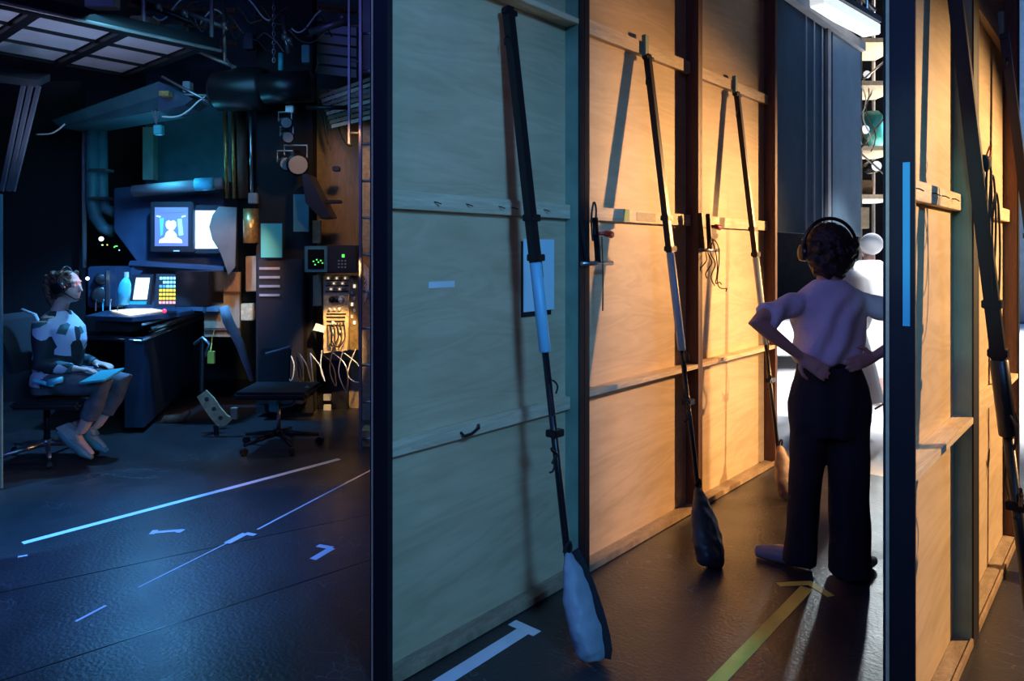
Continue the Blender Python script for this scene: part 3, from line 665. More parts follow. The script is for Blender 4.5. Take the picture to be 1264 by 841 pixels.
for i in range(50):
    a = random.uniform(0, 6.28); z = random.uniform(-.02, .10)
    mb.ball(c+CR*(-.03+.085*math.cos(a)*.9)+CF*.075*math.sin(a)+Vector((0, 0, z)), random.uniform(.012, .022), u=8, v=6) if math.cos(a) < .5 or z > .06 else None
remesh(mb.build('hair', 'hair_brown', W2), .0065, 1, amp=.006, fs=60)
pts = [c+CF*(.098*math.cos(a))+Vector((0, 0, -.01+.148*math.sin(a)))-CR*(.012) for a in [math.pi*k/16 for k in range(0, 17)]]
h = MB().tube(pts, [(.006, .014)]*17, 8).build('headphones', 'black_gloss', W2, smooth=True)
for s in (-1, 1):
    MB().tube([c-CR*.01+CF*s*.078+Vector((0, 0, -.008)), c-CR*.01+CF*s*.088+Vector((0, 0, -.008)), c-CR*.01+CF*s*.11+Vector((0, 0, -.008)), c-CR*.01+CF*s*.116+Vector((0, 0, -.008))], [.04, .05, .046, .03], 18).build('ear_cup', 'black_gloss', h, smooth=True)
MB().tube([c+CR*.03-CF*.09+Vector((0, 0, -.04)), c+CR*.09-CF*.07+Vector((0, 0, -.085)), c+CR*.115-CF*.03+Vector((0, 0, -.085))], .004, 6).build('microphone_arm', 'black_gloss', h)
mb = MB()
mb.loft([ering(FX(px, py), rx, ry) for px, py, rx, ry in ((68, 474, .150, .18), (69, 458, .150, .18), (76, 440, .135, .168), (80, 420, .135, .165), (78, 404, .125, .18), (73, 392, .098, .162), (73, 383, .066, .085))])
for s in (-1, 1):
    sh = FX(69, 396, .155*s); el = FX(72, 446, .20*s); wr = FX(108, 452, .13*s)
    mb.tube([sh, sh.lerp(el, .5), el, el.lerp(wr, .5), el.lerp(wr, .9)], [.066, .060, .054, .048, .036], 12)
remesh(mb.build('patterned_jacket', 'jacket', W2), .009, 3, fn=lambda co: .005*mnoise.noise(co*12))
mb = MB()
mb.loft([ering(FX(69, py), .145, .175) for py in (484, 466)])
for s in (-1, 1):
    hip = FX(72, 468, .09*s); kn = FX(141+2*s, 474, .11*s); an = FX(109+(3 if s > 0 else 0), 528, .08*s)
    mb.tube([hip, hip.lerp(kn, .5), kn, kn.lerp(an, .4), kn.lerp(an, .72)], [.102, .092, .074, .068, .062], 14)
remesh(mb.build('cropped_jeans', 'jeans', W2), .010, 3, fn=lambda co: .006*mnoise.noise(co*11))
for s in (-1, 1):
    o_ = CF*.08*s; sh8 = 3 if s > 0 else 0
    mb = MB(); p = [FX(82+sh8, 528)+o_, FX(96+sh8, 541)+o_, FX(112+sh8, 555)+o_, FX(122+sh8, 562)+o_]
    mb.tube(p, [(.030, .036), (.040, .042), (.036, .044), (.014, .024)], 14)
    shoe = remesh(mb.build('shoe', 'shoe_teal', W2), .007, 2)
    MB().prism([FX(80+sh8, 524)+o_-CF*.038, FX(92+sh8, 519)+o_-CF*.038, FX(105+sh8, 530)+o_-CF*.038, FX(110+sh8, 541)+o_-CF*.038, FX(96+sh8, 538)+o_-CF*.038], CF*.07).build('tongue', 'shoe_pale', shoe, bevel=.006)
tag(MB().tube([FX(84, 466, -.22), FX(100, 462, -.22)], [(.03, .02), (.026, .018)], 12).build('belt_pack', 'em_blue' if False else 'blue_tape', smooth=True), 'small blue-lit belt pack at the seated woman\'s hip', 'intercom')
bk = P(113, 466, 4.98)
tag(MB().hexa([bk+CR*a+CF*b_+Vector((0, 0, z)) for a, b_, z in ((-.09, 0, -.05), (.09, 0, -.03), (.12, .2, .02), (-.05, .2, .0), (-.09, 0, -.035), (.09, 0, -.015), (.12, .2, .035), (-.05, .2, .015))]).build('script_book', 'teal_bright', bevel=.003), 'teal booklet on the seated woman\'s lap', 'booklet')
# ---- performers out on the lit stage
def performer(label, px, D, top, cloth, skin, facing, stripes=False, hair='white_cloth'):
    lat = LA(D, px); F = person_frame(lat, D); H = EYE-(top-HY)/FP*D; k = H/1.7
    t = thing('person', F(0, 0, 0), label, 'person')
    mb = MB(); q = head(mb, F(0, 0, 1.575*k), facing, k)
    mb.tube([F(0, 0, 1.4*k), F(0, 0, 1.5*k)], .055*k, 12)
    mb.loft([ering(F(0, 0, z*k), rx*k, ry*k) for z, rx, ry in ((.85, .16, .11), (1.05, .13, .10), (1.25, .17, .12), (1.36, .18, .10), (1.42, .1, .08))])
    for s in (-1, 1):
        mb.tube([F(.18*s*k, 0, 1.36*k), F(.22*s*k, 0, 1.1*k), F(.2*s*k, .1*k, .86*k)], [.05*k, .04*k, .026*k], 10)
        hand(mb, F(.2*s*k, .1*k, .86*k), (0, 0, -1), CR*s, CF, .4, k)
        mb.tube([F(.08*s*k, 0, .88*k), F(.09*s*k, 0, .48*k), F(.1*s*k, 0, .08*k), F(.1*s*k, -.1*k, .04)], [.085*k, .06*k, .04*k, .035], 10)
    remesh(mb.build('body', skin, t), .011, 2)
    mb = MB()
    mb.loft([ering(F(0, 0, z*k), rx*k, ry*k) for z, rx, ry in ((.30, .34, .26), (.6, .27, .21), (.85, .20, .15), (1.05, .16, .13), (1.25, .19, .14), (1.38, .2, .12), (1.44, .10, .085))])
    for s in (-1, 1): mb.tube([F(.16*s*k, 0, 1.36*k), F(.23*s*k, 0, 1.1*k), F(.21*s*k, .09*k, .92*k)], [.07*k, .06*k, .05*k], 10)
    remesh(mb.build('costume', cloth, t), .014, 3)
    mb = MB(); mb.ball(F(0, 0, 1.60*k)-Vector(facing)*.03, (.108*k, .108*k, .11*k), AXC, 18, 14)
    remesh(mb.build('cap' if hair == 'white_cloth' else 'hair', hair, t), .01, 2)
    if stripes:
        for i in range(3):
            MB().tube([F((.075+.0)*math.cos(a)*k, .075*math.sin(a)*k, (1.42+.03*i)*k) for a in [2*math.pi*j/20 for j in range(21)]], .013*k, 8).build('scarf_stripe', 'red_plastic' if i % 2 == 0 else 'white_cloth', t)
    return t
performer('person in white with a round white cap on the bright stage', 1073, 7.2, 289, 'white_cloth', 'skin_pale', CR*-.3+CF*.95)
performer('person with a red and white striped scarf half hidden by the standing woman\'s head', 1041, 6.0, 296, 'white_cloth', 'skin_pale', CR*.97+CF*.2, True, 'hair_brown')
# ------------------------------------------------------------------ LEFT: operator's chair
t = thing('office_chair', FX(62, 568), 'black office chair under the seated woman', 'chair')
def five_star(t, c, r, m, zc=.05):
    for i in range(5):
        a = .3+i*2*math.pi/5; d = CR*math.cos(a)+CF*math.sin(a); e = c+d*r
        MB().tube([c+Vector((0, 0, .11)), c+d*r*.5+Vector((0, 0, .095)), e+Vector((0, 0, .075))], [.022, .018, .013], 8).build('spoke', m, t, smooth=True)
        ct = MB().tube([e+d.cross(Vector((0, 0, 1)))*.014+Vector((0, 0, .028)), e-d.cross(Vector((0, 0, 1)))*.014+Vector((0, 0, .028))], .0275, 12).build('castor', 'black_gloss', t)
    MB().tube([c+Vector((0, 0, .09)), c+Vector((0, 0, .14))], .035, 12).build('hub', m, t, smooth=True)
c = C3(LA(5.3, 58), 5.3, 0)
five_star(t, c, .32, 'steel')
MB().tube([c+Vector((0, 0, .13)), c+Vector((0, 0, .42))], .022, 12).build('gas_stem', 'black_metal', t, smooth=True)
mb = MB().cbox(LA(5.25, 36), LA(5.25, 118), 5.03, 5.50, .405, .455); mb.build('seat', 'black_cloth', t, bevel=.018)
bp = [P(2, 386, 5.3), P(18, 392, 5.25), P(34, 425, 5.25), P(42, 452, 5.25)]
MB().tube([p-CF*.22 for p in bp], .016, 8).build('back_frame', 'grey_paint', t, smooth=True)
MB().tube([p+CF*.22 for p in bp], .016, 8).build('back_frame', 'grey_paint', t, smooth=True)
MB().prism([P(4, 388, 5.2)-CF*.2, P(18, 394, 5.2)-CF*.2, P(36, 436, 5.2)-CF*.2, P(40, 456, 5.2)-CF*.2, P(34, 456, 5.2)-CF*.2, P(8, 398, 5.2)-CF*.2], CF*.42).build('backrest', 'black_cloth', t)
MB().tube([P(42, 470, 5.02), P(66, 476, 5.02)], .014, 8).build('lever', 'blue_tape', t)
# ------------------------------------------------------------------ control desk
t = thing('control_desk', C3(LA(6.2, 190), 6.6, 0), 'black control desk with lit buttons and screens where the seated woman looks', 'desk')
z1_ = .80
def Q(px, py, z): return PZ(px, py, z)
A_, B_, C_, D_ = Q(100, 412, z1_), Q(176, 417, z1_), Q(250, 389, z1_), Q(150, 385, z1_)
MB().prism([A_, B_, C_, D_], (0, 0, -.045)).build('desktop', 'desk_blue', t, bevel=.006)
MB().tube([A_+Vector((0, 0, -.02)), B_+Vector((0, 0, -.02)), C_+Vector((0, 0, -.02))], .013, 8).build('edge_bumper', 'steel', t, smooth=True)
MB().prism([B_+CF*.06-CR*.18, B_+CF*.06-CR*.02, C_-CR*.1+CF*.0, C_-CR*.3], (0, 0, .0)+Vector((0, 0, -.75)).to_tuple() if False else (0, 0, -.755)).build('pedestal', 'desk_blue', t)
bx = MB().pbox(104, 163, 392, 410, 6.05, .4); bx.build('script_box', 'black_paint', t, bevel=.006)
# sloped console face and hood
hood = [P(140, 232, 6.9), P(275, 222, 6.9), P(278, 340, 6.9), P(262, 345, 6.9), P(170, 325, 6.9), P(140, 285, 6.9)]
MB().prism(hood, CF*.35).build('monitor_hood', 'desk_blue', t, bevel=.01)
MB().prism([P(165, 325, 7.0), P(275, 335, 7.0), P(270, 385, 6.75), P(140, 380, 6.75)], CF*.15).build('button_slope', 'desk_blue', t)
MB().prism([Q(104, 390, .97), Q(163, 392, .97), Q(222, 386, .97), Q(246, 381, .97), Q(146, 379.5, .97)], (0, 0, -.04)).build('console_deck', 'desk_blue', t, bevel=.004)
for k_, (x0, y0, x1, y1, z_) in enumerate(((185, 409, 246, 388, .81), (188, 405, 244, 386, .85), (176, 401, 236, 385, .90))):
    MB().tube([Q(x0, y0, z_), Q(x1, y1, z_)], .011, 8).build('edge_rail', 'white_plastic', t, smooth=True)
MB().prism([P(160, 322, 6.6), P(276, 330, 6.6), P(276, 335, 6.6), P(158, 328, 6.6)], CF*.3).build('shelf_lip', 'desk_blue', t, bevel=.004)
# monitors
def monitor(label, px0, px1, py0, py1, D):
    m_ = thing('monitor', P((px0+px1)/2, py1+6, D), label, 'monitor')
    MB().pbox(px0-5, px1+5, py0-6, py1+7, D, .16).build('casing', 'black_paint', m_, bevel=.01)
    return m_
m1 = monitor('left monitor of the desk showing a bright stage figure', 190, 233, 255, 305, 6.72)
MB().pbox(191, 232, 256, 304, 6.712, .006).build('screen', 'em_lilac', m1)
pic = lambda px, py, rx, ry, mm: MB().tube([P(px, py, 6.711), P(px, py, 6.708)], [(rx*6.7/FP, ry*6.7/FP)]*2, 16).build('picture_shape', mm, m1)
def shape(pts, mm, par, D=6.709): MB().prism([P(x, y, D) for x, y in pts], CF*.002).build('picture_shape', mm, par)
shape([(205, 274), (208, 272), (211, 273.5), (214, 272), (217, 274), (217.5, 279), (215, 283), (213, 284), (209, 284), (206, 282), (204.5, 279)], 'em_white', m1)
shape([(205, 287), (209, 284), (214, 285), (218, 290), (218, 293), (224, 296), (225, 300), (196, 300), (197, 296), (203, 293)], 'em_white', m1)
shape([(197, 270), (202, 269), (201, 290), (198, 292)], 'em_blue', m1); shape([(219, 271), (224, 270), (226, 290), (221, 291)], 'em_cyan', m1)
shape([(191, 257), (232, 256), (228, 262), (196, 263)], 'em_lilac', m1)
shape([(193, 266), (198, 267), (198, 268.5), (193, 267.5)], 'em_white', m1); shape([(224, 267), (229, 266), (229, 267.5), (224, 268.5)], 'em_white', m1)
MB().pbox(214, 221, 309, 310.5, 6.71, .01).build('badge', 'white_plastic', m1)
m2 = monitor('right monitor of the desk with a blank white screen', 239, 270, 259, 307, 6.78)
MB().pbox(240, 270, 260, 307, 6.772, .006).build('screen', 'em_white', m2)
# small script screen + button bank
ms = thing('tablet_screen', P(174, 376, 6.35), 'small bright white screen standing at the left of the desk slope', 'screen')
MB().prism([P(163, 339, 6.42), P(188, 339, 6.42), P(185, 376, 6.3), P(160, 376, 6.3)], CF*.03).build('casing', 'black_paint', ms)
MB().prism([P(168, 343, 6.405), P(185, 343, 6.405), P(181, 370, 6.305), P(164, 370, 6.305)], CF*.004).build('screen', 'em_white', ms)
MB().prism([P(176, 354, 6.38), P(185, 356, 6.38), P(185, 357.5, 6.38), P(176, 355.5, 6.38)], CF*-.004).build('pointer', 'black_paint', ms)
MB().prism([P(160, 372, 6.29), P(181, 372, 6.29), P(180, 376, 6.28), P(159, 376, 6.28)], CF*.01).build('base_edge', 'teal_bright', ms)
bb = thing('button_bank', P(207, 378, 6.35), 'bank of lit blue and yellow buttons in the middle of the desk', 'control panel')
MB().prism([P(193, 338, 6.42), P(217, 339, 6.42), P(216, 380, 6.28), P(190, 379, 6.28)], CF*.02).build('faceplate', 'black_paint', bb)
for r_ in range(7):
    for c_ in range(5):
        if r_ == 1 and c_ == 0: continue
        x = 197+c_*4.3-r_*.15; y = 342+r_*5.0; dd = 6.40-r_*.017
        mm = 'em_cyan' if r_ < 2 else ('em_yellow' if r_ in (3, 4, 5) else 'em_blue')
        if r_ == 6: mm = 'em_pink'
        if r_ == 2: mm = 'em_cyan' if c_ > 1 else 'em_blue'
        MB().pbox(x, x+3, y, y+3.2, dd-.01, .006).build('button', mm, bb)
tag(MB().prism([Q(137, 384, .975), Q(160, 390, .975), Q(203, 384, .975), Q(180, 380.5, .975)], (0, 0, .006)).build('script_pages', 'em_cream'), 'open script pages on the desk, lamp light put in as glow', 'script')  # pages emit in place of a lamp shining on them
tag(MB().ball(P(203, 384, 6.2), .018).build('red_cue_light', 'em_red', smooth=True), 'glowing red cue light beside the script pages', 'cue light')
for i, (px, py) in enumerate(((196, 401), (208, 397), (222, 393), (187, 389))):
    tag(MB().hexa([Q(px+a, py+b_, .83+z) for z in (0, .008) for a, b_ in ((-5, 2), (4, 0), (8, -2), (-1, 0))]).build('cue_sheet', 'em_cyan' if i == 0 else 'blue_tape'), ('blue card with a glow put in, on the near edge of the desk', 'blue card in the middle of the desk edge', 'blue card at the far end of the desk edge', 'blue card just below the script pages')[i], 'card')  # first card's glow stands in for light falling on it
# black loudspeaker / monitor at the desk's right and dark unit
tag(MB().pbox(216, 259, 335, 379, 6.15, .3).build('computer_monitor', 'screen_dark', bevel=.008), 'black unlit monitor seen edge-on in front of the button bank', 'monitor')
sp = thing('loudspeaker', P(128, 381, 6.6), 'dark blue desk loudspeaker behind the seated woman\'s face', 'speaker')
MB().pbox(107, 145, 329, 380, 6.6, .25).build('cabinet', 'desk_blue', sp, bevel=.015)
for (px, py, r) in ((124, 345, 7), (124, 365, 11)):
    MB().tube([P(px, py, 6.598), P(px, py, 6.585), P(px, py, 6.582)], [r*.0076, r*.0074, r*.005], 20).build('cone', 'black_gloss', sp, smooth=True)
MB().pbox(131, 135, 334, 378, 6.59, .01).build('trim_bar', 'steel', sp)
tag(MB().ball(P(108, 344, 6.4), .016).build('gooseneck_lamp_bulb', 'em_spark', smooth=True), 'small glaring white point lamp just before the woman\'s face', 'lamp')
tag(MB().ball(P(125, 295, 6.9), (.03, .02, .022)).build('indicator_lamp', 'em_spark', smooth=True), 'small white indicator lamp below the vertical pipes', 'lamp')
for i in range(7):
    px = 122+random.random()*30; py = 302+random.random()*8
    tag(MB().ball(P(px, py, 6.95), .007, u=8, v=6).build('status_light', ['em_green', 'em_yellow', 'em_cyan'][i % 3], smooth=True), 'tiny coloured status light in the dark left of the monitors', 'light', 'status lights left of the monitors')
bt = thing('water_bottle', P(155, 375, 6.3), 'blue-lit clear bottle at the left end of the desk slope', 'bottle')
MB().tube([P(152, 376, 6.3), P(153, 360, 6.3), P(155, 350, 6.3), P(156, 343, 6.3)], [.05, .055, .045, .018], 14).build('bottle_body', 'blue_tape', bt, smooth=True)
MB().tube([P(156, 343, 6.3), P(156, 336, 6.3)], .02, 12).build('cap', 'white_plastic', bt)
for i in range(4):
    p = P(118+i*9, 384, 6.3); tag(MB().tube([p, p+Vector((0, 0, .07)), p+Vector((.02, 0, .10))], .006, 6).build('pen', ('steel', 'blue_tape', 'white_plastic', 'steel')[i]), ('pen', 'blue pen', 'white pen', 'steel pen')[i]+' standing on the desk behind the script box', 'pen')
# cylinder pipe over the desk hood, desk lamp arm
tag(MB().tube([P(165, 236, 6.75), P(275, 226, 6.75)], .055, 14).build('hood_roller', 'grey_paint', smooth=True), 'grey horizontal roller tube above the desk monitors', 'tube')
tag(MB().tube([P(242, 228, 6.68), P(263, 227, 6.68)], .060, 14).build('blue_sleeve', 'blue_tape', smooth=True), 'blue sleeve on the roller tube above the monitors', 'sleeve')
tag(MB().tube([P(262, 338, 6.3), P(257, 360, 6.25), P(252, 386, 6.2)], .014, 8).build('blue_strut', 'blue_tape', smooth=True), 'thin blue strut at the right side of the desk', 'strut')
# curved sheet hung at right of the monitors
mb = MB(); pts = [(270, 255), (262, 266), (258, 280), (262, 296), (272, 312), (282, 340), (290, 330), (292, 256)]
tag(mb.prism([P(x, y, 6.55) for x, y in pts], CF*.02).build('curved_baffle', 'baffle_brown'), 'curved brown baffle sheet covering the edge of the white screen', 'panel')
# ------------------------------------------------------------------ walls and boards behind
tag(MB().pbox(386, 470, 110, 525, 7.0, .06).build('plywood_partition', 'old_board'), 'brown plywood partition behind the ladder', 'partition')
tag(MB().pbox(180, 285, 125, 232, 7.6, .06).build('teal_screen_wall', 'teal_paint'), 'dark teal screen above the desk monitors', 'screen')
tag(MB().pbox(-36, 100, 100, 545, 7.3, .08).build('black_masking_flat', 'black_cloth'), 'black masking flat behind the seated woman', 'masking flat')
tag(MB().pbox(180, 480, -80, 560, 8.6, .10).build('dark_back_screen', 'wall_teal'), 'dark teal-black screen behind all the desk equipment', 'screen')
wbrd = thing('wooden_board', P(272, 417, 6.8), 'pale wooden board with hooks standing right of the desk', 'board')
MB().pbox(252, 296, 336, 416, 6.8, .03).build('panel', 'old_board', wbrd)
MB().pbox(252, 296, 360, 363, 6.78, .02).build('crossbar', 'brown_stain', wbrd); MB().pbox(252, 296, 405, 408, 6.78, .02).build('crossbar', 'brown_stain', wbrd)
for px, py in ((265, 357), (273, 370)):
    MB().ball(P(px, py, 6.77), .012, u=8, v=6).build('hook', 'em_warm', wbrd)  # warm glow put into the hooks as their glints
tag(MB().pbox(297, 312, 375, 396, 6.7, .06).build('switch_box', 'cream_panel', bevel=.006), 'cream switch box to the right of the pale wooden board', 'box')
tag(MB().pbox(303, 318, 316, 360, 6.75, .1).build('junction_box', 'cardboard', bevel=.006), 'brown junction box above the cream switch box', 'box')
tag(MB().tube([P(310, 258, 6.6), P(310, 300, 6.6)], [.07, .07], 14).build('brass_canister', 'brass', smooth=True), 'brass canister hung above the junction box', 'canister')
# dark central column and its fittings
col = thing('black_column', P(345, 520, 6.5), 'broad black column between the desk and the plywood partition', 'column')
MB().pbox(316, 386, -40, 510, 6.6, .14).build('shaft', 'black_cloth', col)
MB().pbox(318, 374, 320, 500, 6.45, .14).build('equipment_front', 'black_paint', col, bevel=.01)
for py in (330, 341, 352, 363): MB().pbox(320, 345, py, py+3, 6.44, .015).build('vent_slot', 'grey_paint', col)
tag(MB().tube([P(262, 112, 6.4), P(268, 112, 6.4), P(322, 110, 6.4), P(330, 110, 6.4)], [.14, .18, .19, .17], 20).build('black_drum', 'black_metal', smooth=True), 'large black drum-shaped housing hanging left of the column', 'housing')
tag(MB().tube([P(325, 110, 6.3), P(385, 106, 6.3)], [.13, .14], 18).build('black_canister', 'black_metal', smooth=True), 'smaller black canister joined beside the large drum', 'housing')
tag(MB().tube([P(347, 66, 6.25), P(347, 87, 6.25)], .024, 10).build('teal_tube_light', 'teal_bright', smooth=True), 'small teal tube fixed high on the black column', 'tube')
tag(MB().pbox(322, 348, 276, 318, 6.4, .02).build('teal_notice', 'teal_bright'), 'bright teal paper notice on the black column', 'paper')
tag(MB().pbox(362, 381, 240, 286, 6.4, .02).build('dim_notice', 'teal_paint'), 'dim teal paper sheet high on the column near the partition', 'paper')
tag(MB().pbox(306, 317, 238, 251, 6.5, .05).build('grey_switch', 'grey_paint', bevel=.005), 'small grey switch box at the end of the hanging rod', 'switch')
tag(MB().tube([P(309, 137, 6.52), P(311, 240, 6.52)], .014, 8).build('hanging_rod', 'steel', smooth=True), 'thin steel rod hanging down to the grey switch', 'rod')
# warm lit column pipes left of black column
for px, lab, w_, mm in ((278, 'leftmost thin brown pipe of the warm-lit pair', .022, 'brass'), (287, 'second thin brown pipe, beside the leftmost one', .018, 'brass'), (298, 'wide dark brown post right of the thin brown pipes', .05, 'brown_stain')):
    tag(MB().tube([P(px, 132, 6.9), P(px+2, 245, 6.9)], w_, 10).build('vertical_pipe', mm, smooth=True), lab, 'pipe')
# lanterns cluster on the column
for i, (px, py, s, lab) in enumerate(((352, 150, .05, 'upper small lantern on the black column'), (354, 168, .05, 'middle small lantern on the black column, under the upper one'), (365, 200, .09, 'large black lantern low on the black column'), (352, 200, .06, 'lantern just left of the large black one'), (340, 118, .04, 'little lantern at the drum on the column'))):
    l = thing('stage_lantern', P(px, py, 6.3), lab, 'lantern', 'lanterns clamped to the black column')
    q = P(px, py, 6.3); d = (CR*.4-CF*.8+Vector((0, 0, -.3))).normalized()
    MB().tube([q-d*s*1.6, q-d*s, q+d*s, q+d*s*1.3], [s*.5, s, s, s*1.1], 14).build('housing', 'black_gloss', l, smooth=True)
    MB().tube([q+d*s*1.25, q+d*s*1.34], [s*.9, s*.9], 14).build('lens', 'grey_paint', l)
    MB().tube([q+CR*s*1.1, q+CR*s*1.1+Vector((0, 0, s*1.6)), q-CR*s*1.1+Vector((0, 0, s*1.6)), q-CR*s*1.1], .008, 6).build('yoke', 'pipe_metal', l)
# angled black barn-door board
tag(MB().prism([P(373, 215, 6.2), P(380, 215, 6.2), P(408, 268, 6.2), P(396, 270, 6.2), P(377, 250, 6.2)], CF*.25).build('angled_hood', 'black_metal'), 'black angled hood sticking out toward the plywood partition', 'hood')
# equipment unit with green displays
t = thing('display_unit', P(408, 337, 6.2), 'black display unit with green glowing readout left of the ladder', 'equipment')
MB().pbox(376, 440, 303, 337, 6.25, .3).build('casing', 'black_paint', t, bevel=.008)
MB().pbox(376, 404, 304, 336, 6.235, .014).build('bezel', 'teal_paint', t); MB().pbox(380, 400, 308, 332, 6.23, .01).build('window', 'screen_dark', t)
for px, py in ((386, 322), (388, 326), (392, 323), (395, 321), (390, 320), (397, 324)): MB().pbox(px, px+1.8, py, py+1.5, 6.226, .004).build('segment', 'em_green', t)
MB().pbox(422, 425, 314, 318, 6.24, .01).build('lamp', 'em_green', t)
for i in range(9): MB().pbox(417+(i % 3)*4, 419+(i % 3)*4, 321+(i//3)*4, 323+(i//3)*4, 6.24, .01).build('key', 'grey_paint', t)
# patch panel
t = thing('patch_panel', P(418, 435, 6.4), 'warm-lit cream patch panel with dials, knobs and looping cables', 'control panel')
MB().prism([P(399, 340, 6.4), P(432, 340, 6.4), P(429, 433, 6.4), P(399, 437, 6.4)], CF*.08).build('faceplate', 'cream_panel', t, bevel=.004)
MB().pbox(432, 442, 340, 432, 6.42, .06).build('side_plate', 'brass', t)
for r_, py in enumerate((343.5, 350, 357)):
    for i in range(7): MB().tube([P(405+i*3.5, py, 6.4), P(405+i*3.5, py, 6.38)], .008, 8).build('jack', 'em_cream' if (i+r_) % 3 == 0 else 'brass', t)  # some jacks glow, bright light put into their colour
    MB().pbox(402, 430, py+2.2, py+3.6, 6.392, .01).build('strip', 'black_paint', t)
for px, py, s, mm in ((410, 370, 4.4, 'black_gloss'), (416, 370, 4.4, 'black_gloss'), (421, 370, 4.0, 'white_plastic'), (411, 417-18, 3, 'white_plastic'), (411, 410, 3.2, 'white_plastic'), (421, 410, 2.5, 'white_plastic'), (407, 382, 2.2, 'white_plastic'), (413, 382, 2.2, 'white_plastic'), (419, 382, 2.4, 'white_plastic')):
    MB().tube([P(px, py, 6.4), P(px, py, 6.37)], [s*.0071, s*.006], 14).build('dial', mm, t, smooth=True)
for i, py in enumerate((387, 391, 396, 401)):
    MB().pbox(403, 427-i, py, py+1.6, 6.39, .015).build('strip', 'black_paint', t)
for i in range(8):
    MB().pbox(433+(i % 2)*3, 435.5+(i % 2)*3, 344+i*7.5, 348+i*7.5, 6.405, .02).build('connector', 'em_cream' if i % 3 == 1 else 'white_plastic', t)  # some connectors glow too, light put into their colour
for i in range(6):
    x0 = 404+i*4; x1 = 402+random.random()*26
    pts = [P(x0, 402-i, 6.37), P(x0+2, 412+i, 6.34), P((x0+x1)/2, 424+i, 6.33), P(x1, 430-i*2, 6.37)]
    MB().cable(pts, .005, 6).build('patch_lead', 'dark_rope' if i % 2 else 'rope', t)
tag(MB().pbox(386, 397, 340, 378, 6.6, .06).build('conduit_box', 'old_board', bevel=.004), 'narrow brown conduit box left of the patch panel', 'box')
tag(MB().pbox(385, 395, 272, 300, 6.6, .06).build('lit_label_board', 'cream_panel'), 'narrow pale label board above the display unit', 'board')
tag(MB().hexa([P(x, y, d) for x, y, d in ((386, 408, 6.35), (400, 411, 6.35), (400, 411, 6.45), (386, 408, 6.45), (390, 399, 6.35), (402, 403, 6.35), (402, 403, 6.45), (390, 399, 6.45))]).build('paper_scrap', 'paper'), 'small pale paper scrap at the lower left of the patch panel', 'paper')
for i, (py, lab) in enumerate(((487, 'upper'), (500, 'lower'))):
    tag(MB().pbox(399, 408, py, py+8, 6.9, .03).build('wall_socket', 'white_plastic', bevel=.004), lab+' of two small pale wall sockets near the floor by the ladder', 'socket')
tag(MB().pbox(392, 430, 445, 520, 6.95, .04).build('lower_cabinet', 'black_paint', bevel=.006), 'dark low cabinet under the patch panel', 'cabinet')
# ladders
def ladder(label, pxl, pxr, py0, py1, D, step, rw=.035, m='pipe_metal', rm='steel'):
    t = thing('ladder', P((pxl+pxr)/2, py1, D), label, 'ladder', 'steel wall ladders left of the black upright')
    for px in (pxl, pxr): MB().bar(P(px, py0, D), P(px, py1, D), rw, .03, CF).build('rail', m, t)
    py = py1-14
    while py > py0+2: MB().tube([P(pxl, py, D), P(pxr, py, D)], .010, 8).build('rung', rm, t, smooth=True); py -= step
    return t
ladder('long steel ladder standing on the floor beside the black upright', 445, 470, -60, 556, 5.55, 45.5, .02)
ladder('short upper steel ladder hanging left of the long ladder', 431, 446, -40, 178, 5.9, 44, .016, rm='pipe_metal')
tag(MB().pbox(444, 470, 532, 553, 5.62, .2).build('wooden_step', 'cream_panel', bevel=.004), 'small yellow wooden block behind the foot of the long ladder', 'block')
tag(MB().pbox(447, 470, 150, 530, 6.5, .05).build('ribbed_board', 'dusty_wood'), 'narrow brown board seen between the rungs of the long ladder', 'board')
for i in range(6):
    tag(MB().cable([P(449, 338+i*2.5-12, 6.4), P(455, 334+i*4, 6.35), P(450, 342+i*6, 6.38)], .005, 6).build('hook_cable', 'white_plastic'), 'pale cable loop hooked behind the ladder', 'cable', 'cable loops behind the ladder')
# planks and junk high right of column
t = thing('timber_stack', P(455, 145, 6.3), 'stack of warm-lit timber planks high behind the ladders', 'timber')
for i in range(8):
    MB().hexa([P(x, y, d) for y_ in (0, 4.5) for x, y, d in ((395+i*2, 122+i*5.2-y_+ (0), 6.5), (470, 95+i*7-y_, 6.3), (470, 95+i*7-y_, 6.6), (395+i*2, 122+i*5.2-y_, 6.8))]).build('plank', ('old_board', 'batten_wood', 'dusty_wood')[i % 3], t)
for i in range(5):
    tag(MB().hexa([P(x, y, d) for y_ in (0, 10) for x, y, d in ((386, 38+i*13-y_, 7.0), (440, 44+i*13-y_, 7.0), (440, 44+i*13-y_, 7.3), (386, 38+i*13-y_, 7.3))]).build('grey_board', 'pale_board'), ['topmost','second','third','fourth','lowest'][i]+' flat grey board in the rack high left of the ladders', 'board', 'grey boards racked above the partition')
tag(MB().pbox(447, 470, 0, 90, 7.2, .05).build('grey_sheet', 'pale_board'), 'plain grey sheet at the top behind the long ladder', 'board')
tag(MB().tube([P(382, 40, 6.2), P(428, 26, 6.2)], .03, 10).build('horizontal_pipe', 'pipe_metal', smooth=True), 'grey pipe reaching from the column to the short ladder', 'pipe')
tag(MB().tube([P(378, 133, 6.3), P(432, 133, 6.3)], .02, 8).build('horizontal_pipe', 'black_metal', smooth=True), 'black pipe crossing before the timber planks', 'pipe')
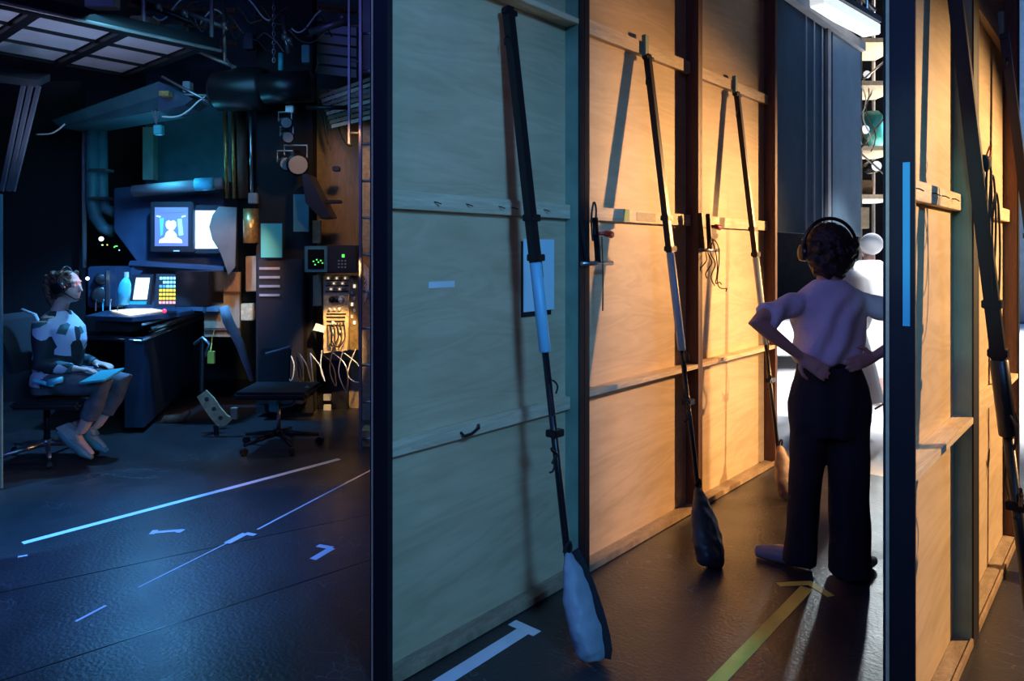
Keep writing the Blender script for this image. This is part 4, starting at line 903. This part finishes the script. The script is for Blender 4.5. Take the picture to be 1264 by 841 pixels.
for i in range(12):
    x0 = 384+random.random()*40; y0 = 118+random.random()*20
    pts = [P(x0+k*(3+i % 4)*(1 if i % 2 else .6), y0+12*math.sin(k*.9+i)+k*(5 if i < 7 else 9), 6.55) for k in range(6)]
    tag(MB().cable(pts, .006, 5).build('hanging_cable', ('rope', 'dark_rope')[i % 2]), 'thin cable hanging before the plywood partition', 'cable', 'cables hanging on the plywood partition')
# bottom cables
for i in range(7):
    x0 = 355+i*14
    pts = [P(x0, 432+4*math.sin(i), 6.4), P(x0+8-3*i, 450+i*2, 6.35), P(x0+4, 470+(i*7) % 20, 6.33), P(x0-8+i*2, 452, 6.35), P(x0-14, 436, 6.4)]
    tag(MB().cable(pts, .005, 6).build('floor_cable', ('white_plastic', 'dark_rope', 'steel')[i % 3]), 'cable loop hanging below the patch panel and column', 'cable', 'cable loops under the patch panel')
# second office chair, centre-left
t = thing('drafting_chair', C3(LA(5.6, 344), 5.6, 0), 'tall empty black chair with teal mechanism before the column', 'chair')
c = C3(LA(5.6, 344), 5.6, 0)
five_star(t, c, .30, 'black_metal')
MB().tube([c+Vector((0, 0, .13)), c+Vector((0, 0, .34))], .016, 12).build('gas_stem', 'steel', t, smooth=True)
MB().cbox(LA(5.6, 334), LA(5.6, 345), 5.55, 5.63, .28, .40).build('mechanism', 'teal_bright', t, bevel=.008)
MB().cbox(LA(5.6, 300), LA(5.6, 388), 5.38, 5.86, .40, .46).build('seat', 'black_cloth', t, bevel=.02)
MB().hexa([P(x, y, d) for x, y, d in ((318, 482, 5.9), (356, 482, 5.9), (356, 482, 5.95), (318, 482, 5.95), (322, 430, 5.95), (360, 430, 5.95), (360, 430, 6.0), (322, 430, 6.0))]).build('backrest', 'black_cloth', t, bevel=.01)
MB().tube([P(380, 477, 5.6), P(360, 500, 5.6), P(345, 503, 5.6)], .012, 8).build('armrest', 'teal_paint', t, smooth=True)
MB().tube([P(328, 437, 5.75), P(360, 428, 5.75)], .010, 8).build('back_rail', 'grey_paint', t, smooth=True)
# perforated curved bracket, padded arm, stand, small boxes
t = thing('perforated_bracket', P(266, 530, 5.9), 'curved cream perforated metal bracket on the dark floor stand', 'bracket')
cv = [(247, 488), (255, 493), (263, 503), (272, 515), (280, 520)]
mb = MB(); L_ = [P(x, y, 5.9) for x, y in ((243, 490), (250, 502), (258, 514), (268, 526), (278, 526))]; R_ = [P(x, y, 5.9) for x, y in ((254, 482), (264, 492), (272, 504), (280, 513), (287, 517))]
for i in range(4): mb.hexa([L_[i], R_[i], R_[i]+CF*.02, L_[i]+CF*.02, L_[i+1], R_[i+1], R_[i+1]+CF*.02, L_[i+1]+CF*.02])
mb.build('strap', 'cream_panel', t)
for px, py in ((255, 493), (264, 505), (272, 516)): MB().tube([P(px, py, 5.9), P(px, py, 5.885)], .017, 12).build('hole_plug', 'black_paint', t)
MB().tube([P(266, 525, 5.95), P(270, 560, 5.95)], .02, 8).build('leg', 'black_metal', t); MB().tube([P(266, 562, 5.9), P(276, 570, 5.9)], .03, 10).build('wheel', 'grey_paint', t)
MB().tube([P(249, 484, 5.95), P(250, 425, 6.0), P(249, 418, 6.0)], .02, 8).build('upright', 'black_metal', t)
tag(MB().pbox(256, 264, 434, 449, 6.1, .03).tube([P(260, 434, 6.1), P(262, 416, 6.3), P(264, 408, 6.79)], .004, 5).build('yellow_tag', 'yellow_tape'), 'small yellow tag hanging right of the desk', 'tag')
tag(MB().pbox(284, 293, 504, 518, 5.9, .04).build('paper_cup', 'dusty_wood', bevel=.004), 'small pale cup-like box beside the perforated bracket', 'box')
tag(MB().tube([P(276, 378, 5.9), P(281, 395, 5.9), P(296, 425, 5.9), P(311, 470, 5.9)], [.035, .042, .035, .018], 12).build('padded_arm', 'grey_paint', smooth=True), 'grey padded lever arm slanting down right of the desk', 'arm')
tag(MB().pbox(391, 398, 541, 560, 5.75, .05).build('wall_block', 'grey_paint', bevel=.006), 'small grey block on the floor near the ladder foot', 'block')
tag(MB().tube([P(240, 425, 6.0), P(250, 417, 6.0), P(259, 425, 6.0), P(252, 440, 6.0)], .014, 8).build('steel_hook', 'steel', smooth=True), 'bent steel hook below the wooden board', 'hook')
# reddish foot pedal
tag(MB().tube([P(195, 530, 6.4), P(205, 518, 6.4), P(225, 516, 6.4), P(234, 508, 6.4)], [.02, .04, .04, .02], 10).build('foot_bracket', 'brown_stain', smooth=True), 'rusty bracket on the dark floor under the desk', 'bracket')
# ------------------------------------------------------------------ pipes left of the monitors
t = thing('vertical_pipes', P(118, 320, 7.1), 'pair of teal vertical ventilation pipes behind the desk', 'pipe')
MB().tube([P(114, 155, 7.1), P(114, 250, 7.1), P(118, 268, 7.1), P(128, 282, 7.1), P(140, 286, 7.1)], .06, 14).build('pipe', 'teal_paint', t, smooth=True)
MB().tube([P(125, 155, 7.15), P(126, 240, 7.15), P(130, 258, 7.15), P(142, 262, 7.15)], .055, 14).build('pipe', 'teal_paint', t, smooth=True)
MB().tube([P(104, 158, 7.15), P(104, 330, 7.15)], .022, 10).build('conduit', 'grey_paint', t, smooth=True)
for py in (208, 243): MB().pbox(108, 130, py, py+3, 7.0, .15).build('pipe_band', 'steel', t)
tag(MB().pbox(176, 189, 157, 222, 7.3, .1).build('green_post', 'green_paint_and_teal_light'), 'short green upright at the left of the teal screen', 'post')
# teal duct under the gallery
t = thing('lantern_batten', P(135, 150, 6.4), 'long blue-green sloping duct hanging under the gallery', 'duct')
a = [P(62, 148, 6.9), P(195, 100, 6.2), P(215, 114, 6.2), P(195, 136, 6.2), P(75, 158, 6.9)]
MB().prism(a, CF*.35+CR*.1).build('duct_body', 'duct_teal', t, bevel=.01)
MB().prism([P(195, 100, 6.19), P(238, 122, 6.19), P(228, 130, 6.19), P(195, 137, 6.19)], CF*.3).build('end_flap', 'desk_blue', t)
MB().pbox(196, 208, 112, 118, 6.1, .08).build('orange_knob', 'brass', t)
hk = thing('cable_lantern', P(194, 166, 6.2), 'small bright teal plug box hanging on cables under the duct', 'plug box')
MB().pbox(189, 199, 154, 166, 6.2, .06).build('box', 'teal_bright', hk, bevel=.006)
for x in (188, 192, 197): MB().tube([P(x, 136, 6.2), P(193, 154, 6.2)], .006, 6).build('wire', 'steel', hk)
tag(MB().cable([P(200, 144, 6.15), P(218, 144, 6.1), P(232, 137, 6.1), P(246, 124, 6.1)], .007, 6).build('curved_cable', 'white_plastic', smooth=True), 'pale curved cable sweeping right from the plug box', 'cable')
tag(MB().cable([P(45, 166, 6.6), P(62, 165, 6.6), P(72, 160, 6.6), P(80, 153, 6.6)], .007, 6).build('curved_cable', 'white_plastic', smooth=True), 'pale curved cable at the left tip of the sloping duct', 'cable')
# ------------------------------------------------------------------ gallery overhead at left
t = thing('lighting_gallery', (-6.6, 1.6, 3.2), 'overhead gallery with grey underside panels at the top left', 'gallery')
ZG = 3.2
ys = [-.4, .35, 1.02, 1.68, 2.28, 2.86]
for i in range(5):
    for j, (x0, x1) in enumerate(((-6.42, -5.98), (-6.92, -6.46), (-7.40, -6.96))):
        MB().box(x0, x1, ys[i]+.05, ys[i+1]-.05, ZG+.03, ZG+.045).build('underside_panel', 'pale_board', t)
for y in ys: MB().box(-7.5, -5.95, y-.035, y+.035, ZG-.01, ZG+.05).build('cross_beam', 'black_metal', t)
for x in (-6.44, -6.94, -7.45): MB().box(x-.014, x+.014, -.4, 2.9, ZG+.01, ZG+.05).build('long_beam', 'black_metal', t)
MB().box(-5.95, -5.86, -.5, 3.0, ZG-.02, ZG+.10).build('front_girder', 'black_metal', t, bevel=.005)
MB().tube([(-5.84, -.5, ZG-.005), (-5.84, 3.0, ZG-.005)], .014, 8).build('edge_conduit', 'pipe_metal', t)
for x in (-5.9,):
    MB().tube([(x, -.5, ZG+.55), (x, 3.0, ZG+.55)], .02, 8).build('hand_rail', 'pipe_metal', t)
    for y in (-.3, .6, 1.5, 2.4, 2.95): MB().tube([(x, y, ZG+.1), (x, y, ZG+.56)], .018, 8).build('baluster', 'pipe_metal', t)
# sloping hanging bars at far left
for i, (x0, x1, lab) in enumerate(((29, 2, 'first slanted grey bar hanging at the far left'), (38, 10, 'second slanted grey bar hanging beside the first at the far left'), (48, 16, 'third slanted grey bar at the far left, nearest the duct'))):
    tag(MB().bar(P(x0, 106, 5.8), P(x1, 236, 5.8), .03, .02, CF).build('slanted_bar', 'dim_grey'), lab, 'bar')
tag(MB().tube([P(1.2, 240, 4.9), PZ(1.2, 603)*1], .012, 8).build('thin_post', 'teal_paint'), 'thin teal post at the far left picture edge', 'post')
tag(MB().hexa([P(x, y, d) for y_ in (0, 9) for x, y, d in ((0, 102-y_, 6.2), (45, 108-y_, 6.2), (62, 100-y_, 6.6), (0, 92-y_, 6.8))]).build('grey_duct_box', 'dim_grey'), 'grey box duct under the gallery at the far left', 'duct')
# rig junk along the top: pipes, clamps, boxes, cables
for i, (a, b_, r, m_, lab) in enumerate((((226, 14), (280, 34), .022, 'pipe_metal', 'upper rusty pipe crossing above the teal screen'), ((238, 60), (292, 84), .018, 'pipe_metal', 'lower thin pipe crossing above the teal screen'),
        ((165, 0), (245, 30), .03, 'black_metal', 'black pipe rising at the top beside the gallery'), ((276, 0), (278, 78), .016, 'pipe_metal', 'vertical rod hanging from the top near the drum'),
        ((200, 95), (262, 128), .015, 'steel', 'thin steel rod sloping from the duct to the drum'), ((195, 116), (262, 118), .012, 'pipe_metal', 'thin grey rod joining the duct and the drum'),
        ((228, 140), (262, 112), .012, 'steel', 'short steel rod rising to the drum'), ((349, 20), (356, 66), .02, 'steel', 'steel rod above the teal tube on the column'))):
    tag(MB().tube([P(*a, 6.35), P(*b_, 6.35)], r, 10).build('rigging_pipe', m_, smooth=True), lab, 'pipe')
for i, (x0, x1, y0, y1, m_, lab) in enumerate(((160, 190, 19, 36, 'cream_panel', 'cream box hung above the gallery edge'), (198, 226, 30, 44, 'green_paint_and_teal_light', 'greenish box hung right of the cream box'), (104, 140, -10, 8, 'pale_board', 'pale box at the very top above the gallery'), (232, 241, 52, 62, 'blue_tape', 'small blue clamp on the gallery edge'))):
    tag(MB().pbox(x0, x1, y0, y1, 6.6, .12).build('rigging_box', m_, bevel=.006), lab, 'box')
for i, (px, py) in enumerate(((196, 8), (228, 16), (277, 30), (352, 46), (357, 50), (422, 22))):
    tag(MB().ball(P(px, py, 6.3), (.035, .03, .03)).tube([P(px-3, py-4, 6.3), P(px+4, py+6, 6.3)], .014, 8).build('pipe_clamp', 'pipe_metal', smooth=True), 'small metal clamp on the overhead rigging pipes', 'clamp', 'clamps on the overhead rigging')
for i in range(12):
    x0 = 170+i*19; pts = [P(x0+k*6, (6+i*5 % 30)+14*math.sin(k*.6+i*.7), 6.4) for k in range(7)]
    tag(MB().cable(pts, .007, 5).build('rigging_cable', ('dark_rope', 'white_plastic', 'rope')[i % 3]), 'cable looping between the overhead rigging pipes', 'cable', 'cables in the overhead rigging')
for i, (px0, px1) in enumerate(((160, 290), (385, 445))):
    for k in range(3):
        tag(MB().bar(P(px0, 8+22*k, 7.6), P(px1, 14+20*k, 7.6), .09, .05, (0, 0, 1)).build('roof_joist', 'brown_stain'), ['topmost','middle','lowest'][k]+' dim brown joist high '+('above the desk' if i == 0 else 'above the partition'), 'joist', 'joists above the control area')

# more dim clutter in the rigging zone between the gallery and the ladders
random.seed(21)
for i in range(14):
    x0 = 214+i*13; y0 = random.uniform(4, 95); dx = random.uniform(5, 11); ph = random.random()*6
    pts = [P(x0+k*dx, y0+9*math.sin(k*.9+ph)+k*random.uniform(-2, 5), 6.32) for k in range(5)]
    tag(MB().cable(pts, .006, 5, 4).build('rigging_cable', ('rope', 'dark_rope', 'steel')[i % 3]), 'cable looping between the overhead rigging pipes', 'cable', 'cables in the overhead rigging')
for i, (px, py, w_, h_, m_, lab) in enumerate(((225, 100, 9, 14, 'grey_paint', 'small grey box at the tip of the sloping duct'), (300, 40, 12, 20, 'black_metal', 'black box hung above the large drum'), (352, 130, 10, 9, 'pipe_metal', 'grey metal block under the drum canister'), (372, 55, 10, 22, 'teal_paint', 'teal box high at the right side of the column'), (410, 205, 8, 6, 'black_metal', 'small black bracket box on the plywood partition'), (398, 247, 22, 4, 'black_metal', 'flat black shelf bracket on the plywood partition'))):
    tag(MB().pbox(px, px+w_, py, py+h_, 6.36, .08).build('rigging_box', m_, bevel=.006), lab, 'box')
ch = thing('hoist_chain', P(336, 100, 6.4), 'short hoist chain hanging above the drum housings', 'chain')
for i in range(14):
    q = P(338, 4+i*5.4, 6.4); d = CR if i % 2 else CF
    MB().tube([q+d*.012*math.cos(a)+Vector((0, 0, .022*math.sin(a))) for a in [2*math.pi*k/10 for k in range(11)]], .0045, 5, False).build('link', 'pipe_metal', ch)
